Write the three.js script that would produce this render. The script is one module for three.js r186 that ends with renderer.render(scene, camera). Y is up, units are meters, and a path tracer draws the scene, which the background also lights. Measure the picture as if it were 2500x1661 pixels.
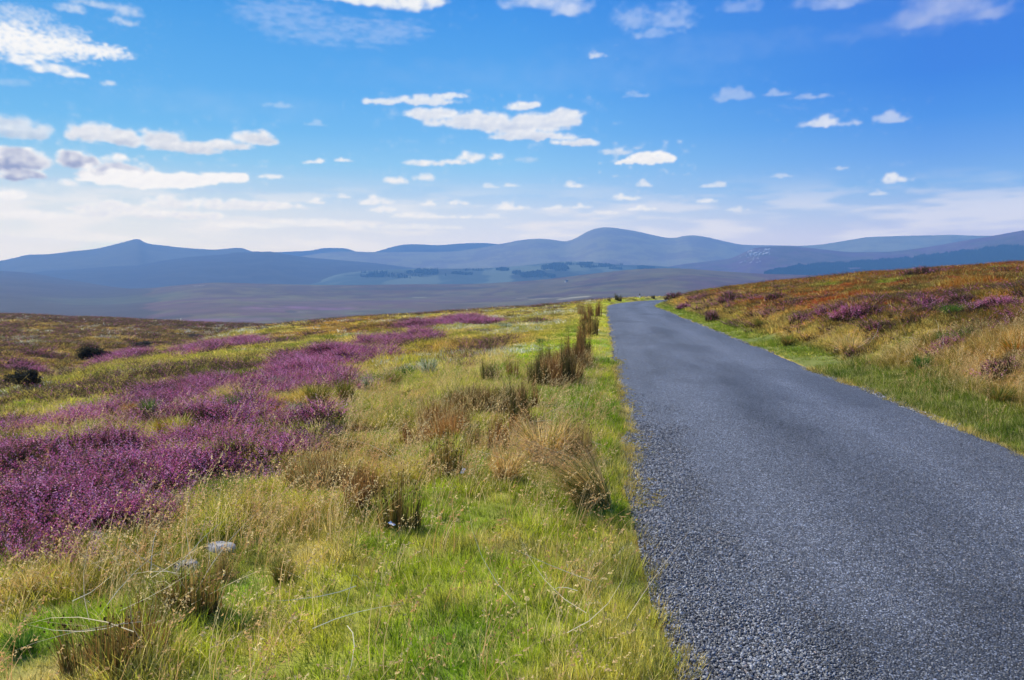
import * as THREE from 'three';
import { mergeGeometries, mergeVertices } from 'three/addons/utils/BufferGeometryUtils.js';

// ---------------------------------------------------------------- camera, exposure, sun
const EXPOSURE = 1.25;
const FOCAL = 1888, HALF_W = 1250, HALF_H = 830.5;            // the lens, in units of the 2500 x 1661 photograph
const scene = new THREE.Scene();
const camera = new THREE.PerspectiveCamera(2 * Math.atan(HALF_H / FOCAL) * 180 / Math.PI, 2500 / 1661, 0.05, 60000);
camera.rotation.order = 'YXZ';
camera.position.set(0, 1.6, 0);
camera.rotation.set(-Math.atan(132.5 / FOCAL), Math.atan(220 / FOCAL), 0);
camera.updateMatrixWorld(true);
const renderer = new THREE.WebGLRenderer({ antialias: true });
renderer.setSize(1024, 680);
renderer.toneMapping = THREE.LinearToneMapping;
renderer.toneMappingExposure = EXPOSURE;
renderer.shadowMap.enabled = true;

const SUN_AZ = -56 * Math.PI / 180, SUN_EL = 43 * Math.PI / 180;  // azimuth from -z, negative to the left
const sunDir = new THREE.Vector3(Math.sin(SUN_AZ) * Math.cos(SUN_EL), Math.sin(SUN_EL), -Math.cos(SUN_AZ) * Math.cos(SUN_EL));
const sun = new THREE.DirectionalLight(new THREE.Color(1, 0.95, 0.86), 5.0);
sun.name = 'sun';
sun.position.copy(sunDir).multiplyScalar(120);
sun.castShadow = true;
sun.shadow.mapSize.set(4096, 4096);
Object.assign(sun.shadow.camera, { left: -90, right: 90, top: 90, bottom: -90, near: 1, far: 400 });
scene.add(sun);
scene.add(sun.target);
scene.fog = new THREE.FogExp2(new THREE.Color(0.22, 0.52, 1.0), 0.00019);

// ---------------------------------------------------------------- numbers
function rngOf(seed) {
  let a = seed >>> 0;
  return () => { a = (a + 0x6D2B79F5) | 0; let t = Math.imul(a ^ (a >>> 15), 1 | a); t = (t + Math.imul(t ^ (t >>> 7), 61 | t)) ^ t; return ((t ^ (t >>> 14)) >>> 0) / 4294967296; };
}
const clamp = (x, a = 0, b = 1) => Math.min(b, Math.max(a, x));
const mix = (a, b, t) => a + (b - a) * t;
const sstep = (a, b, x) => { const t = clamp((x - a) / (b - a)); return t * t * (3 - 2 * t); };
function hash2(ix, iy) {
  let h = Math.imul(ix, 374761393) + Math.imul(iy, 668265263);
  h = Math.imul(h ^ (h >>> 13), 1274126177);
  return ((h ^ (h >>> 16)) >>> 0) / 4294967296;
}
function noise(x, y) {
  const ix = Math.floor(x), iy = Math.floor(y), fx = x - ix, fy = y - iy;
  const u = fx * fx * (3 - 2 * fx), v = fy * fy * (3 - 2 * fy);
  return mix(mix(hash2(ix, iy), hash2(ix + 1, iy), u), mix(hash2(ix, iy + 1), hash2(ix + 1, iy + 1), u), v);
}
function fbm(x, y, n = 4) {
  let s = 0, a = 0.5, t = 0;
  for (let i = 0; i < n; i++) { s += a * noise(x, y); t += a; x = x * 2.03 + 17.3; y = y * 2.03 + 5.1; a *= 0.5; }
  return s / t;
}
const lin1 = (c) => { c /= 255; return c <= 0.04045 ? c / 12.92 : Math.pow((c + 0.055) / 1.055, 2.4); };
const S = (r, g, b) => [lin1(r), lin1(g), lin1(b)];
const mix3 = (a, b, t) => [mix(a[0], b[0], t), mix(a[1], b[1], t), mix(a[2], b[2], t)];
const mul3 = (a, k) => [a[0] * k, a[1] * k, a[2] * k];
function lerpTable(pts, x) {                                    // pts: [[x, y], ...] sorted
  if (x <= pts[0][0]) return pts[0][1];
  for (let i = 1; i < pts.length; i++) if (x <= pts[i][0]) {
    const [x0, y0] = pts[i - 1], [x1, y1] = pts[i];
    return mix(y0, y1, (x - x0) / (x1 - x0));
  }
  return pts[pts.length - 1][1];
}
function smoothTable(pts, x) {                                  // Catmull-Rom through the table
  const n = pts.length;
  if (x <= pts[0][0]) return pts[0][1];
  if (x >= pts[n - 1][0]) return pts[n - 1][1];
  let i = 1; while (x > pts[i][0]) i++;
  const p = (k) => pts[clamp(k, 0, n - 1)], [x1, y1] = p(i - 1), [x2, y2] = p(i), [x0, y0] = p(i - 2), [x3, y3] = p(i + 1);
  const h = x2 - x1, t = (x - x1) / h;
  const sec = (y2 - y1) / h;
  let m1 = x2 > x0 ? (y2 - y0) / (x2 - x0) : sec, m2 = x3 > x1 ? (y3 - y1) / (x3 - x1) : sec;
  if (Math.abs(m1) > 3 * Math.abs(sec)) m1 = 3 * sec * Math.sign(m1 * sec || 1);
  if (Math.abs(m2) > 3 * Math.abs(sec)) m2 = 3 * sec * Math.sign(m2 * sec || 1);
  const t2 = t * t, t3 = t2 * t;
  return (2 * t3 - 3 * t2 + 1) * y1 + (t3 - 2 * t2 + t) * h * m1 + (-2 * t3 + 3 * t2) * y2 + (t3 - t2) * h * m2;
}
const EYE = camera.position.clone();
const dirOf = (px, py) => new THREE.Vector3((px - HALF_W) / FOCAL, (HALF_H - py) / FOCAL, -1).normalize().applyQuaternion(camera.quaternion);
const azOf = (v) => Math.atan2(v.x, -v.z);
const elOf = (v) => Math.atan2(v.y, Math.hypot(v.x, v.z));

// ---------------------------------------------------------------- names
const used = new Map();
function numbered(name) { const n = used.get(name) ?? 0; used.set(name, n + 1); return n ? `${name}_${String(n).padStart(3, '0')}` : name; }
function tag(o, name, label, category, kind, group) {
  o.name = numbered(name);
  o.userData = { label, category };
  if (kind) o.userData.kind = kind;
  if (group) o.userData.group = group;
  scene.add(o);
  return o;
}
function shade(o) { o.castShadow = true; o.receiveShadow = true; return o; }

// ---------------------------------------------------------------- sky: air and clouds, computed for every direction
function makeSky() {
  const W = 4096, H = 2048, data = new Float32Array(W * H * 4);
  const D = 180 / Math.PI;
  // air: columns by azimuth from the view axis (degrees), rows by elevation (degrees), colours as seen
  const axis = -Math.atan(220 / FOCAL) * D;
  const els = [0, 2.2, 3.4, 5.2, 6.6, 8.6, 10.8, 13.5, 20, 35, 60, 90];
  const left = [[240, 240, 238], [240, 241, 240], [232, 238, 240], [222, 234, 240], [194, 222, 240], [154, 208, 241], [126, 194, 241], [110, 182, 239], [78, 158, 230], [62, 136, 216], [50, 112, 196], [46, 100, 186]];
  const mid = [[230, 234, 242], [228, 233, 243], [220, 229, 243], [208, 225, 243], [180, 214, 244], [152, 206, 244], [128, 192, 243], [108, 179, 241], [76, 152, 232], [60, 130, 216], [50, 110, 196], [46, 100, 186]];
  const right = [[206, 216, 238], [202, 213, 238], [196, 210, 238], [172, 202, 238], [142, 190, 238], [120, 174, 237], [97, 159, 234], [82, 144, 229], [74, 131, 221], [58, 120, 210], [50, 108, 194], [46, 100, 186]];
  const L = left.map((c) => S(...c)), M = mid.map((c) => S(...c)), R = right.map((c) => S(...c));
  const columnAt = (a) => {                                     // weight left/mid/right by azimuth from the view axis
    a = ((a + 540) % 360) - 180;
    if (a < -26) { const back = sstep(-100, -180, a); return [1 - back, 0, back]; }
    if (a < 0) return [-a / 26, 1 + a / 26, 0];
    if (a < 28) return [0, 1 - a / 28, a / 28];
    return [0, 0, 1];
  };
  const cols = Array.from({ length: W }, (_, c) => { const round = ((c + 0.5) / W - 0.5) * 2 * Math.PI; return Math.atan2(Math.cos(round), -Math.sin(round)) * D; });
  const weights = cols.map((az) => columnAt(az - axis));
  for (let row = 0; row < H; row++) {
    const el = ((row + 0.5) / H - 0.5) * 180, e = Math.max(el, 0);
    let k = 0; while (k < els.length - 2 && e > els[k + 1]) k++;
    const t = clamp((e - els[k]) / (els[k + 1] - els[k]));
    const l = mix3(L[k], L[k + 1], t), m = mix3(M[k], M[k + 1], t), r = mix3(R[k], R[k + 1], t);
    for (let c = 0; c < W; c++) {
      const i = (row * W + c) * 4, w = weights[c];
      for (let j = 0; j < 3; j++) data[i + j] = l[j] * w[0] + m[j] * w[1] + r[j] * w[2];
      data[i + 3] = 1;
    }
  }
  const put = (i, col, a) => { for (let j = 0; j < 3; j++) data[i + j] = mix(data[i + j], col[j], a); };
  // thin veil low over the hills
  for (let row = H / 2; row < H * 0.56; row++) {
    const el = ((row + 0.5) / H - 0.5) * 180;
    for (let c = 0; c < W; c++) {
      const az = cols[c];
      const f = fbm(az * 0.22 + 40, el * 1.6 + 3, 5), a = sstep(0.42, 0.7, f) * sstep(8, 4.6, el) * 0.75;
      if (a > 0) put((row * W + c) * 4, mix3(S(243, 244, 244), S(222, 229, 243), sstep(-15, 30, az - axis)), a);
    }
  }
  // a cloud: lobes [azimuth, elevation, half width, half height] in degrees
  function cloud(lobes, o) {
    const { opacity = 1, grey = 0.4, freq = 1, amp = 0.55, soft = 0.75, white = [252, 252, 250], dark = [198, 210, 226], streak = 1, seed = 0, flat = 0.55, fine = 4 } = o;
    const Wc = S(...white), Dc = S(...dark);
    let a0 = 1e9, a1 = -1e9, e0 = 1e9, e1 = -1e9;
    for (const [a, e, w, h] of lobes) { a0 = Math.min(a0, a - w * 1.7); a1 = Math.max(a1, a + w * 1.7); e0 = Math.min(e0, e - h * 1.7); e1 = Math.max(e1, e + h * 1.7); }
    const r0 = Math.max(H / 2, Math.floor((e0 / 180 + 0.5) * H)), r1 = Math.min(H - 1, Math.ceil((e1 / 180 + 0.5) * H));
    const size = lobes.reduce((s, l) => s + l[3], 0) / lobes.length;
    const f0 = freq * 1.1 / Math.sqrt(size);
    const c0 = Math.floor(((a0 - 90) / 360 + 0.5) * W), c1 = Math.ceil(((a1 - 90) / 360 + 0.5) * W);   // azimuth 0 (-z) lies at -90 degrees of the texture
    for (let row = r0; row <= r1; row++) {
      const el = ((row + 0.5) / H - 0.5) * 180;
      for (let c = c0; c <= c1; c++) {
        const az = ((c + 0.5) / W - 0.5) * 360 + 90;
        const wx = (fbm(az * f0 * 0.9 + seed, el * f0 * 1.3 * streak + seed * 1.7, 3) - 0.5), wy = (fbm(az * f0 * 0.9 + seed + 31, el * f0 * 1.3 * streak - seed, 3) - 0.5);
        const pa = az + wx * size * 1.1, pe = el + wy * size * 0.6;
        let dens = 0, low = 0, sumw = 1e-6;
        for (const [a, e, w, h] of lobes) {
          const x = (pa - a) / w, y = (pe - e) / (pe > e ? h : h * flat), q = 1 - (x * x + y * y);
          if (q > -0.8) { dens = Math.max(dens, q) + (q > 0 && dens > 0 ? 0.15 * Math.min(q, dens) : 0); const ww = Math.max(q + 0.8, 0); low += ww * (pe - e) / h; sumw += ww; }
        }
        const n = fbm(az * f0 * 1.25 + seed * 3, el * f0 * 1.9 * streak + seed, fine);
        const d = dens - 0.06 + (n - 0.52) * amp * 2.3 * clamp(dens + 0.45, 0, 1);
        const alpha = sstep(-0.04, soft * 1.35, d) * opacity;
        if (alpha < 0.004) continue;
        low /= sumw;
        const n2 = fbm(az * f0 * 1.25 + seed * 3 + 0.3, el * f0 * 1.9 * streak + seed - 0.35, 3), n3 = fbm(az * f0 * 1.25 + seed * 3, el * f0 * 1.9 * streak + seed, 3);
        const g = clamp(grey * (sstep(0.1, 0.9, d) * 0.7 + sstep(0.3, -0.5, low) * 0.6) + (n2 - n3) * 1.1 * (0.15 + grey));
        const cc = ((c % W) + W) % W;
        put((row * W + cc) * 4, mix3(Wc, Dc, g), alpha);
      }
    }
  }
  const P = (x, y, w, h) => {                                   // a lobe met in the photograph, as angles
    const v = dirOf(x, y), a = azOf(v) * D, e = elOf(v) * D;
    return [a, e, Math.abs(azOf(dirOf(x + w, y)) * D - azOf(dirOf(x - w, y)) * D) / 2, Math.abs(elOf(dirOf(x, y - h)) * D - elOf(dirOf(x, y + h)) * D) / 2];
  };
  let seed = 1;
  const C = (list, o = {}) => cloud(list.map((l) => P(...l)), { seed: (seed += 7.31), ...o });
  // high ones
  C([[20, 95, 150, 62], [130, 112, 150, 44], [235, 124, 110, 24]], { freq: 3.4, amp: 0.6, soft: 0.75, grey: 0.06, streak: 1.5, flat: 1, fine: 6 });
  C([[50, 35, 120, 30], [150, 75, 90, 20]], { freq: 4, amp: 0.7, soft: 1, opacity: 0.5, grey: 0, flat: 1, streak: 1.6, fine: 6 });
  C([[55, 152, 55, 18], [120, 170, 80, 20], [178, 185, 48, 11], [100, 142, 40, 12]], { grey: 0.1 });
  C([[170, 22, 60, 16], [310, 30, 52, 28], [300, 55, 52, 16], [240, 12, 90, 14]], { opacity: 0.5, soft: 0.9, grey: 0.1, freq: 1.6 });
  C([[265, 206, 26, 12]], { opacity: 0.6, soft: 0.8, grey: 0.1 });
  C([[30, 205, 60, 16]], { opacity: 0.22, soft: 0.9 });
  C([[820, 78, 240, 50], [700, 35, 180, 55], [960, 70, 120, 32]], { opacity: 0.34, soft: 1.1, freq: 1.5, grey: 0.1, white: [206, 222, 250], flat: 1, streak: 2, amp: 0.7 });
  C([[890, 0, 110, 24], [985, 10, 110, 34], [1060, 2, 50, 32]], { opacity: 0.95, soft: 0.7, grey: 0.15 });
  C([[1320, 2, 120, 48], [1390, 25, 76, 34], [1400, -20, 90, 50]], { opacity: 0.8, soft: 0.9, grey: 0.35, white: [226, 234, 250], dark: [190, 206, 236] });
  C([[1545, 52, 66, 52], [1640, 50, 86, 52], [1600, 84, 80, 18]], { opacity: 0.55, soft: 0.9, freq: 1.5, white: [190, 212, 248], grey: 0.2 });
  C([[1805, 18, 66, 28]], { opacity: 0.42, soft: 1, white: [196, 214, 248], grey: 0.1 });
  C([[2030, 2, 120, 42]], { opacity: 0.6, soft: 1.0, white: [200, 214, 246], grey: 0.2 });
  C([[2330, 15, 150, 80], [2420, 40, 90, 34], [2240, 45, 90, 40]], { opacity: 0.72, soft: 1.3, freq: 0.9, amp: 0.4, white: [204, 212, 238], grey: 0.2 });
  C([[2200, 75, 220, 50]], { opacity: 0.14, soft: 1.2, white: [200, 214, 246] });
  C([[1300, 190, 700, 60], [1700, 120, 500, 50]], { opacity: 0.1, soft: 1.4, freq: 0.8, grey: 0, flat: 1, white: [214, 228, 250] });
  C([[500, 250, 420, 50]], { opacity: 0.12, soft: 1.4, freq: 0.8, grey: 0, flat: 1, white: [220, 234, 250] });
  // left bank
  C([[20, 315, 125, 46], [90, 330, 60, 26]], { grey: 0.75, soft: 0.6, opacity: 0.8 });
  C([[222, 332, 74, 40], [300, 342, 70, 32], [395, 342, 70, 38], [450, 364, 110, 19], [545, 358, 100, 20], [622, 342, 68, 28]], { grey: 0.75, soft: 0.5, amp: 0.5 });
  C([[45, 398, 105, 48], [180, 396, 66, 34], [60, 432, 80, 16]], { grey: 0.95, soft: 0.35, dark: [160, 176, 208] });
  C([[290, 418, 86, 42], [250, 428, 60, 26]], { grey: 0.85, soft: 0.35, dark: [172, 186, 214] });
  C([[350, 444, 175, 30], [470, 440, 90, 24], [565, 436, 50, 18]], { grey: 0.1, soft: 0.3 });
  C([[170, 450, 34, 16]], { grey: 0.2 }); C([[25, 478, 46, 22]], { grey: 0.15, soft: 0.5 });
  C([[660, 432, 36, 9]], { grey: 0.1, opacity: 0.85, soft: 0.6 });
  // low bank on the left
  C([[90, 528, 140, 16]], { grey: 0.15, opacity: 0.8, soft: 0.6 });
  C([[255, 508, 110, 20], [405, 498, 70, 24], [330, 526, 190, 16]], { grey: 0.4, opacity: 0.9, soft: 0.5 });
  C([[560, 504, 130, 22], [650, 504, 110, 14], [470, 528, 110, 14]], { grey: 0.35, opacity: 0.9, soft: 0.5 });
  C([[760, 545, 150, 14], [600, 552, 130, 12]], { grey: 0.1, opacity: 0.6, soft: 0.7 });
  C([[1000, 556, 160, 12]], { grey: 0.1, opacity: 0.5, soft: 0.7 });
  // middle
  C([[925, 250, 52, 12], [1035, 248, 100, 18], [1090, 236, 60, 10]], { grey: 0.35, opacity: 0.85, soft: 0.5 });
  C([[1050, 280, 76, 24], [1150, 300, 140, 36], [1265, 308, 150, 38], [1375, 292, 62, 34], [1300, 335, 130, 18], [1405, 350, 68, 13], [1275, 262, 46, 16]], { grey: 0.6, soft: 0.45, opacity: 0.94, dark: [192, 206, 228], amp: 0.5 });
  C([[1040, 401, 66, 12], [1150, 387, 40, 24], [1105, 398, 50, 11]], { grey: 0.3 });
  C([[1213, 384, 28, 11]], { grey: 0.2 }); C([[1285, 392, 34, 12]], { opacity: 0.3, soft: 0.9 });
  C([[965, 444, 36, 16]], { grey: 0.25 }); C([[1035, 436, 36, 17]], { grey: 0.2 });
  C([[1505, 373, 52, 13]], { opacity: 0.6, soft: 0.7 });
  C([[1590, 390, 62, 24], [1545, 397, 48, 11]], { grey: 0.35, soft: 0.3 });
  const puffs = [[1455, 135, 26, 13, 0.6], [770, 492, 30, 12, 0.9], [840, 480, 26, 9, 0.7], [765, 395, 30, 9, 0.95], [840, 391, 25, 10, 0.95], [920, 491, 48, 18, 0.9], [940, 512, 44, 13, 0.8], [1045, 498, 28, 10, 0.8], [1122, 495, 30, 11, 0.8],
    [1245, 506, 50, 15, 0.9], [1065, 528, 120, 10, 0.8], [1405, 454, 30, 11, 0.8], [1570, 450, 22, 15, 0.7], [1525, 484, 48, 11, 0.85], [1565, 510, 38, 10, 0.8], [1740, 453, 38, 11, 0.6], [1728, 491, 36, 9, 0.75], [1410, 505, 38, 9, 0.7],
    [1355, 507, 34, 9, 0.7], [1200, 456, 32, 7, 0.6], [1250, 453, 24, 7, 0.6], [2012, 299, 76, 22, 0.72], [2175, 286, 52, 26, 0.45], [1785, 234, 60, 26, 0.28], [1905, 228, 38, 12, 0.3], [1985, 236, 52, 11, 0.3], [1560, 232, 40, 11, 0.28],
    [2182, 437, 48, 19, 0.8], [2145, 473, 28, 10, 0.5], [1910, 430, 42, 7, 0.4], [2050, 411, 24, 7, 0.4], [680, 257, 46, 11, 0.25], [765, 302, 34, 9, 0.25], [1800, 512, 40, 9, 0.5], [1480, 520, 50, 8, 0.6], [1180, 530, 60, 8, 0.5]];
  const pr = rngOf(12);
  for (const [x, y, w, h, o] of puffs) { const a = (pr() - 0.5) * 0.9, b = (pr() - 0.5) * 0.8; C([[x, y + h * 0.2, w * 1.15, h * 0.75], [x + a * w, y - h * 0.25 * pr(), w * (0.4 + 0.25 * pr()), h * (0.8 + 0.5 * pr())], [x + b * w, y + h * 0.3, w * (0.5 + 0.6 * pr()), h * 0.55]], { opacity: o, grey: 0.2, soft: 0.8, amp: 0.75, flat: 0.45 }); }
  // the same sort of clouds all the way round
  const r = rngOf(99);
  for (let k = 0; k < 130; k++) {
    const az = axis + 38 + r() * (360 - 76), el = 4 + 40 * r() * r(), w = (1.2 + 4.5 * r()) * (0.5 + el / 22), h = w * (0.2 + 0.15 * r());
    const lobes = [];
    for (let j = 0; j < 4; j++) lobes.push([az + (r() - 0.5) * w * 1.6, el + (r() - 0.5) * h, w * (0.4 + 0.4 * r()), h * (0.5 + 0.5 * r())]);
    cloud(lobes, { seed: (seed += 7.31), opacity: 0.5 + 0.45 * r(), grey: 0.4, soft: 0.5 });
  }
  // the haze dims what lies behind it and adds its own light: the air beyond is as much brighter
  const AIR = [0.19, 0.385, 0.70], DENSITY = 0.00019, TOP = 626, WEST = 7200, EAST = 6300, NORTH = 10600, SOUTH = 800;
  const ends = cols.map((az) => { const x = Math.sin(az / D), z = -Math.cos(az / D); return Math.min(x < 0 ? -WEST / x : EAST / Math.max(x, 1e-6), z < 0 ? -NORTH / z : SOUTH / Math.max(z, 1e-6)); });
  for (let row = 0; row < H; row++) {
    const el = Math.max(0.3, ((row + 0.5) / H - 0.5) * 180) / D, high = TOP / Math.sin(el), flat = 1 / Math.cos(el);
    for (let c = 0; c < W; c++) { const T = Math.exp(-DENSITY * Math.min(high, ends[c] * flat)), i = (row * W + c) * 4; for (let j = 0; j < 3; j++) data[i + j] = clamp((data[i + j] - (1 - T) * AIR[j]) / T, 0.02, 7) / EXPOSURE; }
  }
  const t = new THREE.DataTexture(data, W, H, THREE.RGBAFormat, THREE.FloatType);
  t.mapping = THREE.EquirectangularReflectionMapping;
  t.magFilter = THREE.LinearFilter; t.minFilter = THREE.LinearFilter;
  t.wrapS = THREE.RepeatWrapping;
  t.needsUpdate = true;
  return t;
}
scene.background = makeSky();
scene.environment = scene.background;

// ---------------------------------------------------------------- the lie of the land near the road (d = metres ahead, x = metres to the right)
const bend = (d) => { const s = Math.max(0, d - 57); return s < 45 ? 0.0062 * s * s : 0.0062 * 45 * 45 + 0.0062 * 90 * (s - 45); };
const leftEdge = (d) => 0.27 + bend(d) + 0.11 * (noise(d * 1.15, 17.2) - 0.5) + 0.05 * (noise(d * 3.4, 3.2) - 0.5) + 0.05 * (fbm(d * 0.22, 3.3, 3) - 0.5) * 2 + 0.10 * Math.exp(-Math.pow((d - 2.6) / 1.2, 2));
const rightEdge = (d) => 4.02 + bend(d) + 0.07 * (noise(d * 0.9, 27.2) - 0.5) + 0.05 * (noise(d * 2.6, 13.2) - 0.5) + 0.03 * (fbm(d * 0.3, 9.1, 3) - 0.5) * 2;
const soft = (s, k) => s <= 0 ? 0 : s * s / (s + k);
const bank = [[0, 0.0], [0.35, 0.03], [1.1, 0.2], [2.2, 0.72], [3.6, 1.12], [6, 1.55], [10, 2.05], [15, 2.5], [22, 2.86], [30, 3.05], [45, 3.1], [160, 1.5]];
const fallFrom = (d, dc, k) => { const s = Math.max(0, d - dc), m = 0.16 / (2 * k); return s < m ? -k * s * s : -k * m * m - 0.16 * (s - m); };
function landAt(x, d) {
  const le = leftEdge(d), re = rightEdge(d);
  if (x > le && x < re) { const t = (x - le) / (re - le); return 0.05 * 4 * t * (1 - t) * 0.6 + fallFrom(d, 98, 0.0007); }
  if (x <= le) {
    const u = le - x, ug = 10 + 0.39 * Math.max(d, 0) + 2.5 * (noise(d * 0.06, 1.7) - 0.5);
    const k = 3, over = soft(Math.max(0, u - ug + k * 0.5), k), under = u - over;
    let h = -0.072 * soft(under - 0.7, 1.2) + 0.034 * over;
    h -= 0.55 * Math.exp(-Math.pow((u - ug) / 2.2, 2)) * sstep(6, 20, d);
    h += fallFrom(d, mix(104, 70, sstep(3.5, 13, u)), 0.0007);
    const amp = 0.02 + 0.2 * sstep(1, 6, u);
    h += amp * (fbm(x * 0.55, d * 0.55, 3) - 0.5) * 1.4 + sstep(2, 12, u) * 0.5 * (fbm(x * 0.09 + 7, d * 0.09, 2) - 0.5) + 0.16 * sstep(1.6, 5, u) * (Math.abs(noise(x * 1.5 + 3, d * 1.5) - 0.5) * 2 - 0.5) * noise(x * 0.4, d * 0.4 + 60);
    h += sstep(0.15, 0.8, u) * sstep(24, 12, d) * 0.13 * (fbm(x * 2.3 + 200, d * 2.3, 2) - 0.5);
    h += 0.05 * sstep(0.02, 0.25, u) * sstep(2.2, 0.9, u) + 0.22 * sstep(58, 78, d) * sstep(0.1, 0.9, u) * sstep(8, 3, u);
    return h;
  }
  const v = x - re;
  let h = smoothTable(bank, v) * (1 + 0.12 * (noise(d * 0.11, 4.4) - 0.5)) ;
  h += mix(fallFrom(d, 98, 0.0007), fallFrom(d, 40, 0.00030), sstep(1, 9, v));
  h += (0.03 + 0.22 * sstep(0.8, 6, v)) * (fbm(x * 0.5 + 50, d * 0.5, 3) - 0.5) * 1.3;
  return h;
}
const EYE_Y = 1.6;
function castNear(px, py, far = 230) {                          // where the line of sight through a point of the photograph meets the near land
  const v = dirOf(px, py);
  let prev = 1.2;
  for (let s = 1.2; s < far; s *= 1.012) {
    if (EYE_Y + v.y * s < landAt(v.x * s, -v.z * s)) {
      let a = prev, b = s;
      for (let i = 0; i < 18; i++) { const m = (a + b) / 2; if (EYE_Y + v.y * m < landAt(v.x * m, -v.z * m)) b = m; else a = m; }
      return { x: v.x * b, d: -v.z * b, y: landAt(v.x * b, -v.z * b), s: b };
    }
    prev = s;
  }
  return null;
}

// ---------------------------------------------------------------- what grows where: patches on the ground, as [x, d, half width, half depth]
function patch(px, py, rx, ry) {
  const c = castNear(px, py);
  if (!c) return null;
  const a = castNear(px, py - ry) ?? { d: c.d * 1.4 }, b = castNear(px, py + ry) ?? { d: c.d * 0.8 };
  return [c.x, c.d, rx * c.s / FOCAL, Math.max(0.2, (a.d - b.d) / 2), (px - 1470) / FOCAL];
}
const patches = (list) => list.map((l) => patch(...l)).filter(Boolean);
const heatherPatches = patches([[50, 1370, 190, 60], [250, 1300, 170, 44], [420, 1235, 150, 40], [140, 1090, 190, 26], [320, 1090, 170, 28], [620, 1130, 110, 40], [30, 1130, 120, 50], [700, 1040, 90, 22], [540, 1000, 140, 20], [40, 1300, 190, 75], [180, 1225, 230, 75], [120, 1160, 200, 70], [330, 1160, 230, 70], [470, 1150, 180, 60], [590, 1165, 110, 42], [520, 1085, 190, 42], [380, 1080, 160, 40],
  [690, 1085, 110, 34], [760, 1060, 85, 38], [60, 1065, 90, 20], [110, 1042, 150, 16], [260, 1015, 150, 18], [380, 985, 160, 22], [500, 965, 150, 24], [430, 1030, 180, 26], [600, 1015, 130, 26], [620, 945, 110, 22], [560, 1045, 120, 20],
  [740, 895, 110, 22], [780, 925, 100, 18], [860, 868, 120, 18], [960, 838, 110, 14], [1020, 828, 70, 12], [1060, 792, 110, 8], [1130, 782, 60, 6], [590, 842, 70, 12], [850, 955, 90, 12], [700, 960, 90, 16], [480, 860, 60, 8],
  [110, 870, 60, 8], [300, 880, 70, 8], [50, 900, 60, 14], [1180, 790, 50, 6], [540, 850, 60, 10]]);
const bankHeather = patches([[2085, 778, 70, 22], [2120, 762, 70, 10], [2440, 752, 90, 14], [2320, 858, 70, 14], [1760, 735, 70, 12], [1690, 738, 50, 10], [1830, 732, 70, 9], [2180, 742, 60, 8], [2260, 752, 50, 8], [2420, 925, 100, 22], [1980, 785, 60, 14], [1900, 760, 60, 10], [2170, 812, 70, 8], [2480, 800, 50, 10]]);
const tanGaps = patches([[80, 1085, 80, 26], [200, 1085, 70, 22], [400, 1056, 60, 20], [300, 1058, 40, 14], [470, 1030, 50, 12], [640, 1050, 60, 16], [600, 1110, 60, 16], [720, 1000, 50, 10], [350, 1250, 60, 14], [700, 1130, 50, 20]]);
const greenPatches = patches([[1020, 1400, 190, 50], [1250, 1390, 140, 60], [1420, 1330, 60, 60], [620, 1450, 120, 40], [1130, 1300, 110, 40], [200, 1500, 120, 50], [1420, 1600, 100, 70], [1340, 1010, 80, 60], [1390, 1100, 60, 40], [1350, 960, 60, 30], [1330, 860, 90, 24], [1280, 900, 80, 20], [700, 1500, 220, 70], [900, 1580, 260, 80], [1300, 1480, 170, 90], [800, 1420, 120, 50], [1180, 1560, 200, 90], [520, 1580, 200, 70],
  [1000, 1230, 90, 30], [300, 1560, 120, 60], [60, 1560, 100, 60], [790, 970, 90, 24], [1350, 1280, 90, 60], [940, 1330, 100, 40]]);
const rushy = patches([[1432, 800, 16, 26], [1360, 920, 60, 30], [1180, 1000, 120, 26], [1080, 1065, 90, 26], [800, 1190, 100, 30], [1345, 935, 70, 26], [1405, 880, 44, 36], [1300, 1075, 60, 30], [1410, 1120, 50, 30], [870, 1060, 90, 14], [470, 1490, 80, 30], [270, 1600, 110, 40]]);
const strawPatches = patches([[1270, 1110, 90, 60], [1180, 1180, 100, 60], [820, 1120, 120, 40], [700, 1280, 180, 50], [400, 1380, 220, 60], [250, 1440, 150, 70], [900, 1040, 120, 26], [620, 1350, 160, 50], [550, 880, 220, 20], [900, 900, 120, 16], [1150, 850, 120, 22], [330, 930, 200, 16], [950, 1180, 120, 50]]);
function inPatches(list, x, d) {
  let m = 0;
  for (const [cx, cd, rx, rd, lean] of list) {
    const a = (x - cx - lean * (d - cd)) / rx, b = (d - cd) / rd, q = 1 - (a * a + b * b);
    if (q > m) m = q;
  }
  return m;
}
function heatherAt(x, d) {
  const le = leftEdge(d), re = rightEdge(d);
  const n = fbm(x * 0.8 + 11, d * 0.8, 3) - 0.5;
  if (x > re) return sstep(0.05, 0.4, inPatches(bankHeather, x, d) + n * 0.9) * sstep(0, 0.1, inPatches(bankHeather, x, d)) * sstep(0.8, 1.4, x - re) * 0.15;
  if (x < le) { const ip = inPatches(heatherPatches, x, d); return sstep(0, 0.1, ip) * sstep(0.05, 0.4, ip - 0.06 + n * 1.3) * (1 - 0.95 * sstep(0.15, 0.55, inPatches(tanGaps, x, d) + n * 0.8)) * sstep(0.8, 1.6, le - x); }
  return 0;
}
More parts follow.
